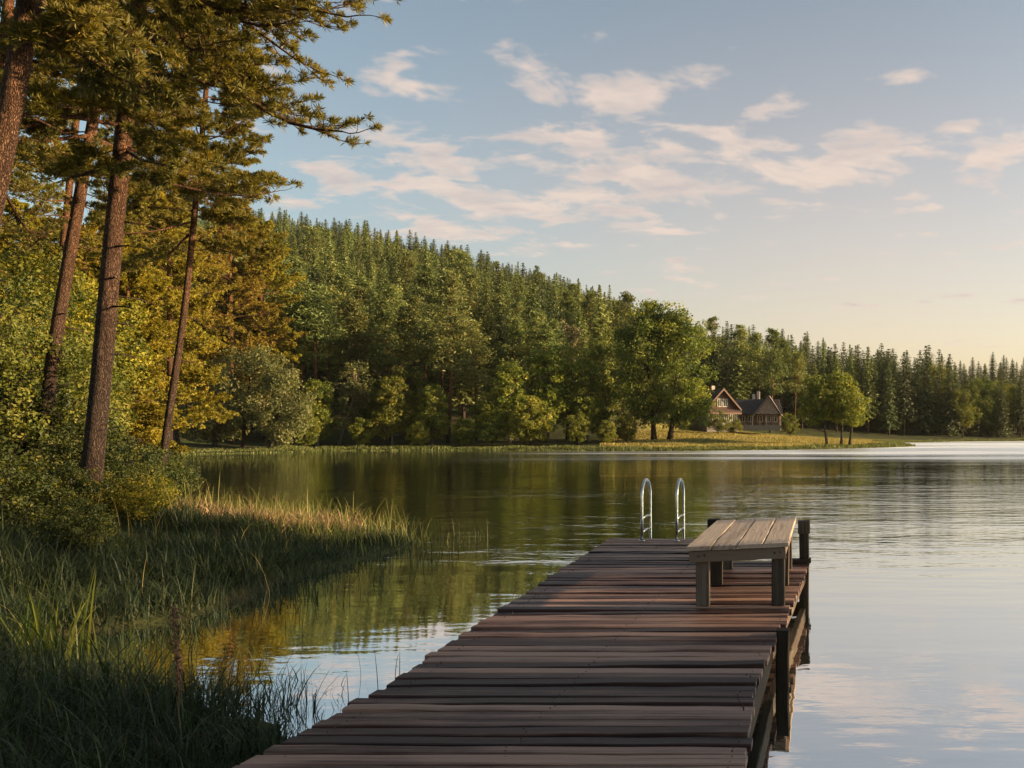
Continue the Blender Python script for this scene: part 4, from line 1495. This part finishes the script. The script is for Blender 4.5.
# ------------------------------------------------------------------ grass, reeds and shrubs of the near bank
def blades(pts, h, w, lean, r, tint, curl=.5, levels=3):
    """curved tapering blades at pts (n,3)"""
    n = len(pts)
    a = r.uniform(0, 6.283, n)
    d = np.stack([np.cos(a), np.sin(a), 0 * a], -1)
    q = norm(np.cross(d, np.array([0, 0, 1.0])))
    yaw = r.uniform(-.9, .9, n)[:, None]
    q = norm(q * np.cos(yaw) + d * np.sin(yaw))
    h, w, lean = (np.broadcast_to(np.asarray(k, float), (n,))[:, None] for k in (h, w, lean))
    V = []
    for k in range(levels):
        s = k / levels
        c = pts + d * (lean * h * s ** (1 + curl)) + np.array([0, 0, 1.0]) * (h * (s - .35 * lean * s ** 2.5))
        ww = w * (1 - .75 * s ** 1.5) * .5
        V += [c - q * ww, c + q * ww]
    c = pts + d * (lean * h) + np.array([0, 0, 1.0]) * (h * (1 - .42 * lean))
    V.append(c)
    m = 2 * levels + 1
    v = np.stack(V, 1).reshape(-1, 3)
    i = np.arange(n)[:, None] * m
    fs = [np.concatenate([i + 2 * k, i + 2 * k + 1, i + 2 * k + 3, i + 2 * k + 2], 1) for k in range(levels - 1)]
    e = 2 * (levels - 1)
    fs.append(np.concatenate([i + e, i + e + 1, i + m - 1], 1))
    t = np.repeat(np.clip(np.broadcast_to(tint, (n,)), 0, 1), m)
    return v, fs, t


def scatter(r, n, x0, x1, y0, y1, smin, smax):
    p = np.stack([r.uniform(x0, x1, n), r.uniform(y0, y1, n)], -1)
    s = shore_dist(p[:, 0], p[:, 1])
    p = p[(s > smin) & (s < smax)]
    z = ground_z(p[:, 0], p[:, 1])
    return np.concatenate([p, z[:, None]], 1)


def visible(p, lo=-80, hi=1100):
    a = p[:, 0] / np.maximum(p[:, 1], .5) * F + PX0
    return p[(a > lo) & (a < hi) & (p[:, 1] > 2.5)]


rg = np.random.default_rng(31)
mb = MB()
for (n, x0, x1, y0, y1, hh, ww) in ((42000, -9, -2.6, 3.2, 9, (.30, .75), .0085), (62000, -15, -5.5, 8, 17.5, (.28, .68), .012), (34000, -26, -8, 16, 34, (.25, .6), .018)):
    p = visible(scatter(rg, n, x0, x1, y0, y1, -.95, 30))
    dk = (p[:, 0] > LX(p[:, 1]) - .12) & (p[:, 1] < 15)
    p = p[~dk]
    cl = np.clip(.5 + .38 * wob(p[:, 0], p[:, 1], 1.1, 3) + .30 * wob(p[:, 0], p[:, 1], 3.3, 6), 0, 1)
    keep = rg.random(len(p)) < (.30 + .70 * cl) * np.clip(.75 + shore_dist(p[:, 0], p[:, 1]) * 1.2 + (p[:, 1] < 8.2) * .7, .07, 1)
    p, cl = p[keep], cl[keep]
    p[:, 2] = np.maximum(p[:, 2], -.12)
    k = len(p)
    s_ = shore_dist(p[:, 0], p[:, 1])
    h = (hh[0] + (hh[1] - hh[0]) * rg.random(k) ** 1.6) * (.40 + .95 * cl) * np.where(s_ < .1, .75, 1.0) * np.where((p[:, 1] > 14) & (p[:, 0] > -13), .62, 1) * np.where(p[:, 1] < 8.1, np.clip((-p[:, 0] - 2.6) * .16 + .45, .5, 1), 1)
    v, f, t = blades(p - np.array([0, 0, .04]), h, ww * (.5 + 1.6 * rg.random(k) ** 2.5), rg.uniform(.15, 1.1, k), rg, np.clip(.42 + .25 * (cl - .5) + rg.normal(0, .2, k), 0, 1))
    mb.add(v, f, t)
tag(mb.build('bank_grass', M['grass']), 'dense dark green grass covering the shaded near bank', None, None, 'stuff')

# fine flowering stalks above the grass
mb = MB()
for (n, x0, x1, y0, y1) in ((60, -15, -3.4, 5, 17), (500, -20, -8, 14, 26)):
    p = visible(scatter(rg, n, x0, x1, y0, y1, -.5, 12))
    p = p[~((p[:, 0] > LX(p[:, 1]) - .1))]
    k = len(p)
    v, f, t = blades(p, rg.uniform(.5, .95, k), .006, rg.uniform(.1, .55, k), rg, rg.uniform(.5, 1, k), .9, 4)
    mb.add(v, f, t)
tag(mb.build('meadow_grass', M['reed']), 'thin straw coloured flowering grass stalks above the bank grass', None, None, 'stuff')


def tussock(label, px, py_d, n, h, w, seed, m='sedge', spread=.16, lean=(.1, .7)):
    r = np.random.default_rng(seed)
    x, y = at_px(px, py_d)
    z = ground_z(x, y)
    p = np.concatenate([r.normal(0, spread, (n, 2)), np.zeros((n, 1))], 1)
    mb = MB()
    v, f, t = blades(p, h * r.uniform(.45, 1.1, n), w * r.uniform(.6, 1.3, n), r.uniform(lean[0], lean[1], n), r, r.uniform(0, 1, n), .7, 5)
    mb.add(v, f, t)
    o = mb.build('sedge_tussock', M[m])
    o.location = (x, y, max(z, -.1) - .02)
    tag(o, label, 'grass clump')


tussock('tall bright green sedge tussock catching light in the dark grass at lower left', 62, 8.2, 70, 1.05, .022, 1)
tussock('lower green sedge tussock just right of the tall bright one', 104, 7.7, 46, .75, .018, 2)
tussock('sedge tussock at the left frame edge in the dark grass', 12, 8.6, 60, .85, .02, 3)
tussock('wiry reed tussock standing in the water close beside the near end of the dock', 262, 7.0, 150, .50, .010, 4, 'grass', .2, (.05, .5))
tussock('thin reed tussock in the shallow water left of the one beside the dock', 205, 7.5, 120, .48, .010, 5, 'grass', .22, (.05, .55))

# dry reddish stalk
st = MB()
st.add(*tube([(0, 0, -.1), (.02, 0, .3), (.0, .01, .6), (-.04, .02, .95)], [.010, .009, .007, .004], 6))
rr_ = np.random.default_rng(3)
for k in range(34):
    z = .35 + .6 * k / 34
    a = k * 2.4
    c = np.array([.02 - .06 * (z - .3), .01, z])
    st.add(*tube([c, c + np.array([math.cos(a) * .018, math.sin(a) * .018, .012]), c + np.array([math.cos(a) * .03, math.sin(a) * .03, .008])], [.004, .010, .003], 5))
o = st.build('dry_dock_stalk', M['mudstalk'])
x_, y_ = at_px(176, 6.3)
o.location = (x_, y_, max(ground_z(x_, y_), 0) - .1)
o.name = 'dock_weed_stalk'
tag(o, 'dry reddish brown weed stalk rising from the dark grass near the water', 'plant')

# sunlit reeds on the point
mb = MB()
p = visible(scatter(rg, 30000, -16.5, -7.2, 14.5, 25, -.8, 2.2))
dens = np.clip(.25 + .75 * sm((p[:, 1] - 14.5) / 2.5), 0, 1) * np.where((p[:, 1] > 14.2), 1, .0) * np.where(shore_dist(p[:, 0], p[:, 1]) < -.1, .25, 1)
p = p[rg.random(len(p)) < dens * .5 * np.clip(.45 + .7 * wob(p[:, 0], p[:, 1], 1.2, 8), .06, 1)]
k = len(p)
v, f, t = blades(p - np.array([0, 0, .03]), (.22 + .75 * rg.random(k) ** 2.2) * (.45 + .95 * np.clip(.5 + .7 * wob(p[:, 0], p[:, 1], 1.9, 1), 0, 1)) * .85, .012 * rg.uniform(.6, 1.3, k), rg.uniform(.08, .75, k), rg, np.clip(rg.normal(.5, .25, k), 0, 1), .7, 4)
mb.add(v, f, t)
tag(mb.build('point_reeds', M['reed']), 'sunlit yellow green reeds fringing the grassy point', None, None, 'stuff')
mb = MB()
for (cx, cy, sx, n) in ((-10.9, 18.2, .8, 1000), (-14.6, 20.8, .7, 250)):
    p = np.stack([rg.normal(cx, sx, n), rg.normal(cy, .6, n)], -1)
    p = np.concatenate([p, ground_z(p[:, 0], p[:, 1])[:, None]], 1)
    v, f, t = blades(p - np.array([0, 0, .03]), rg.uniform(.2, .6, n), .016 * rg.uniform(.5, 1.3, n), rg.uniform(.3, 1.2, n), rg, rg.uniform(0, 1, n), .8, 4)
    mb.add(v, f, t)
tag(mb.build('dry_reeds', M['deadreed']), 'tangle of dry pinkish brown dead reeds on the grassy point', None, None, 'stuff')

# thin reeds standing in open shallow water
mb = MB()
p = visible(scatter(rg, 5200, -9.0, -3.3, 6.0, 19.5, -1.5, -.05))
p = p[~((p[:, 0] > LX(p[:, 1]) - .15))]
cl = wob(p[:, 0], p[:, 1], 1.6, 5)
p = p[(cl > -.25) & (rg.random(len(p)) < np.where(p[:, 1] > 11.5, .55, .26))]
p[:, 2] = -.05
k = len(p)
v, f, t = blades(p, rg.uniform(.15, .5, k) * np.where(p[:, 1] > 11.5, 1.25, 1), .008 * rg.uniform(.6, 1.3, k), rg.uniform(.05, .6, k), rg, rg.uniform(.1, .9, k), .8, 4)
mb.add(v, f, t)
tag(mb.build('water_reeds', M['grass']), 'sparse thin reeds standing in the shallow water by the bank', None, None, 'stuff')

# far reed fringe
mb = MB()
n = 52000
P = []
segs = [(a, b) for a, b in zip(SHORE[17:33], SHORE[18:34])]
L = np.array([np.hypot(b[0] - a[0], b[1] - a[1]) for a, b in segs])
ii = rg.choice(len(segs), n, p=L / L.sum())
u = rg.random(n)
A, B = np.array([s[0] for s in segs])[ii], np.array([s[1] for s in segs])[ii]
q = A + (B - A) * u[:, None]
nrm_ = norm(np.stack([-(B - A)[:, 1], (B - A)[:, 0]], -1))
q = q + nrm_ * rg.uniform(-1.0, 2.6, n)[:, None]
hh = rg.uniform(.2, .6, n) * (.6 + .5 * wob(q[:, 0], q[:, 1], .35, 1))
p = np.concatenate([q, np.maximum(ground_z(q[:, 0], q[:, 1]), -.05)[:, None]], 1)
v, f, t = blades(p, np.maximum(hh, .15), rg.uniform(.06, .14, n), rg.uniform(.1, .6, n), rg, np.clip(rg.normal(.45, .2, n), 0, 1), .6, 2)
mb.add(v, f, t)
tag(mb.build('far_shore_reeds', M['farreed']), 'pale green reed fringe along the far waterline', None, None, 'stuff')

# tall meadow grass on the far lawn
mb = MB()
p = scatter(rg, 70000, -26, 16, 94, 160, .8, 60)
a = p[:, 0] / p[:, 1] * F + PX0
p = p[(a > 600) & (a < 925)]
k = len(p)
cl = wob(p[:, 0], p[:, 1], .3, 2)
v, f, t = blades(p, rg.uniform(.08, .24, k) * (1 + .6 * cl), rg.uniform(.05, .11, k), rg.uniform(.2, .9, k), rg, np.clip(.5 + .25 * cl + rg.normal(0, .15, k), 0, 1), .6, 2)
mb.add(v, f, t)
tag(mb.build('lawn_grass', M['lawn']), 'dry golden meadow grass sloping from the house to the lake', None, None, 'stuff')


# shrubs under the pines
def shrub_proto(seed, H, R_, n, leaf, m='bush'):
    return broadleaf(seed, H, [((0, 0, H * .55), (R_, R_, H * .45)), ((R_ * .5, 0, H * .35), (R_ * .7, R_ * .7, H * .33)), ((-R_ * .5, .1, H * .4), (R_ * .75, R_ * .7, H * .36))],
                     int(n * 1.7), 44, leaf, .17 * R_, .03, trunks=((0, 0, .1, 0), (.15, .1, .5, 0), (-.15, 0, -.5, .1)), matl=m, bark='bark')


SH = [shrub_proto(601, 2.0, 1.15, 110, .075), shrub_proto(602, 1.6, 1.05, 100, .07, 'gold'), shrub_proto(603, 2.6, 1.2, 120, .085)]
sh = ((122, 15.4, 1, .58, 'yellow green shrub growing against the foot of the thickest lit pine trunk'), (62, 14.5, 0, .55, 'dark shrub hiding the foot of the straight dark pine'),
      (150, 22.0, 2, .62, 'dark leafy shrub at the foot of the slender waterline pine'), (20, 15.5, 1, .72, 'golden shrub at the left edge below the tall trunks'),
      (92, 18.5, 2, .72, 'tall green shrub standing between the two thickest pine trunks'), (-15, 13.5, 0, .75, 'dark shrub at the left frame edge above the grass'),
      (132, 18.0, 0, .68, 'light catching bush on the right of the thickest lit pine trunk'), (42, 20.5, 2, 1.05, 'tall bush behind the straight dark pine'),
      (5, 20.0, 2, 1.1, 'tallest bush at the far left edge under the pines'), (165, 27.0, 0, .75, 'small bush on the waterline behind the slender pine'),
      (75, 12.8, 0, .40, 'low dark shrub in front of the pine trunks at the edge of the grass'), (148, 17.0, 1, .48, 'small yellowish bush between the thickest pine and the slender one'))
for i, (px, d, k, s_, lab) in enumerate(sh):
    x, y = at_px(px, d)
    plant_tree('bank_shrub', lab, 'shrub', SH[k], x, y, s_, i * 1.9)

# unseen wood added on the right, foliage shaped to shade near dock and grass
mb = MB()
r = np.random.default_rng(88)
TAN = math.tan(math.pi / 2 - SUN_AZ)
for c0, H, dn in ((1.0, 9, 80), (3.0, 10, 90), (5.0, 9.5, 90), (6.6, 9, 80), (9.0, 8.0, 10), (13.0, 9.5, 44), (14.0, 10, 66), (16.0, 10, 66), (17.6, 9, 40)):
    x = r.uniform(23, 31)
    y = c0 + TAN * x
    for k in range(dn):
        c = np.array([x, y, H * .55]) + norm(r.normal(0, 1, 3)) * np.array([1.9, 1.5, H * .45]) * r.uniform(.3, 1)
        m_ = 40
        p = c + r.normal(0, .42, (m_, 3))
        v, f = leaf_cards(p, norm(r.normal(0, 1, (m_, 3))), r.uniform(.2, .4, m_), r)
        mb.add(v, f, np.repeat(np.clip(r.normal(.5, .2, m_), 0, 1), 4))
    mb.add(*tube([(x, y, -.5), (x + .2, y, H * .4), (x, y + .1, H * .8)], [.25, .18, .05], 7))
tag(mb.build('unseen_shade_wood', M['leaf']), 'unseen leafy wood added on the right bank to shade the dock', None, None, 'stuff')

# ------------------------------------------------------------------ thin evening air

def build_haze(density):
    mb = MB()
    box(mb, (-330, -40, -2.8), (150, 520, 150))
    m, n, out = mat('evening_haze')
    pv = n.n('ShaderNodeVolumePrincipled')
    pv.inputs['Color'].default_value = (.93, .91, .88, 1)
    pv.inputs['Density'].default_value = density
    pv.inputs['Anisotropy'].default_value = .2
    n.l(pv.outputs[0], out.inputs['Volume'])
    tag(mb.build('haze', m), 'thin evening haze over the lake and hill', None, None, 'stuff')


build_haze(.00005)
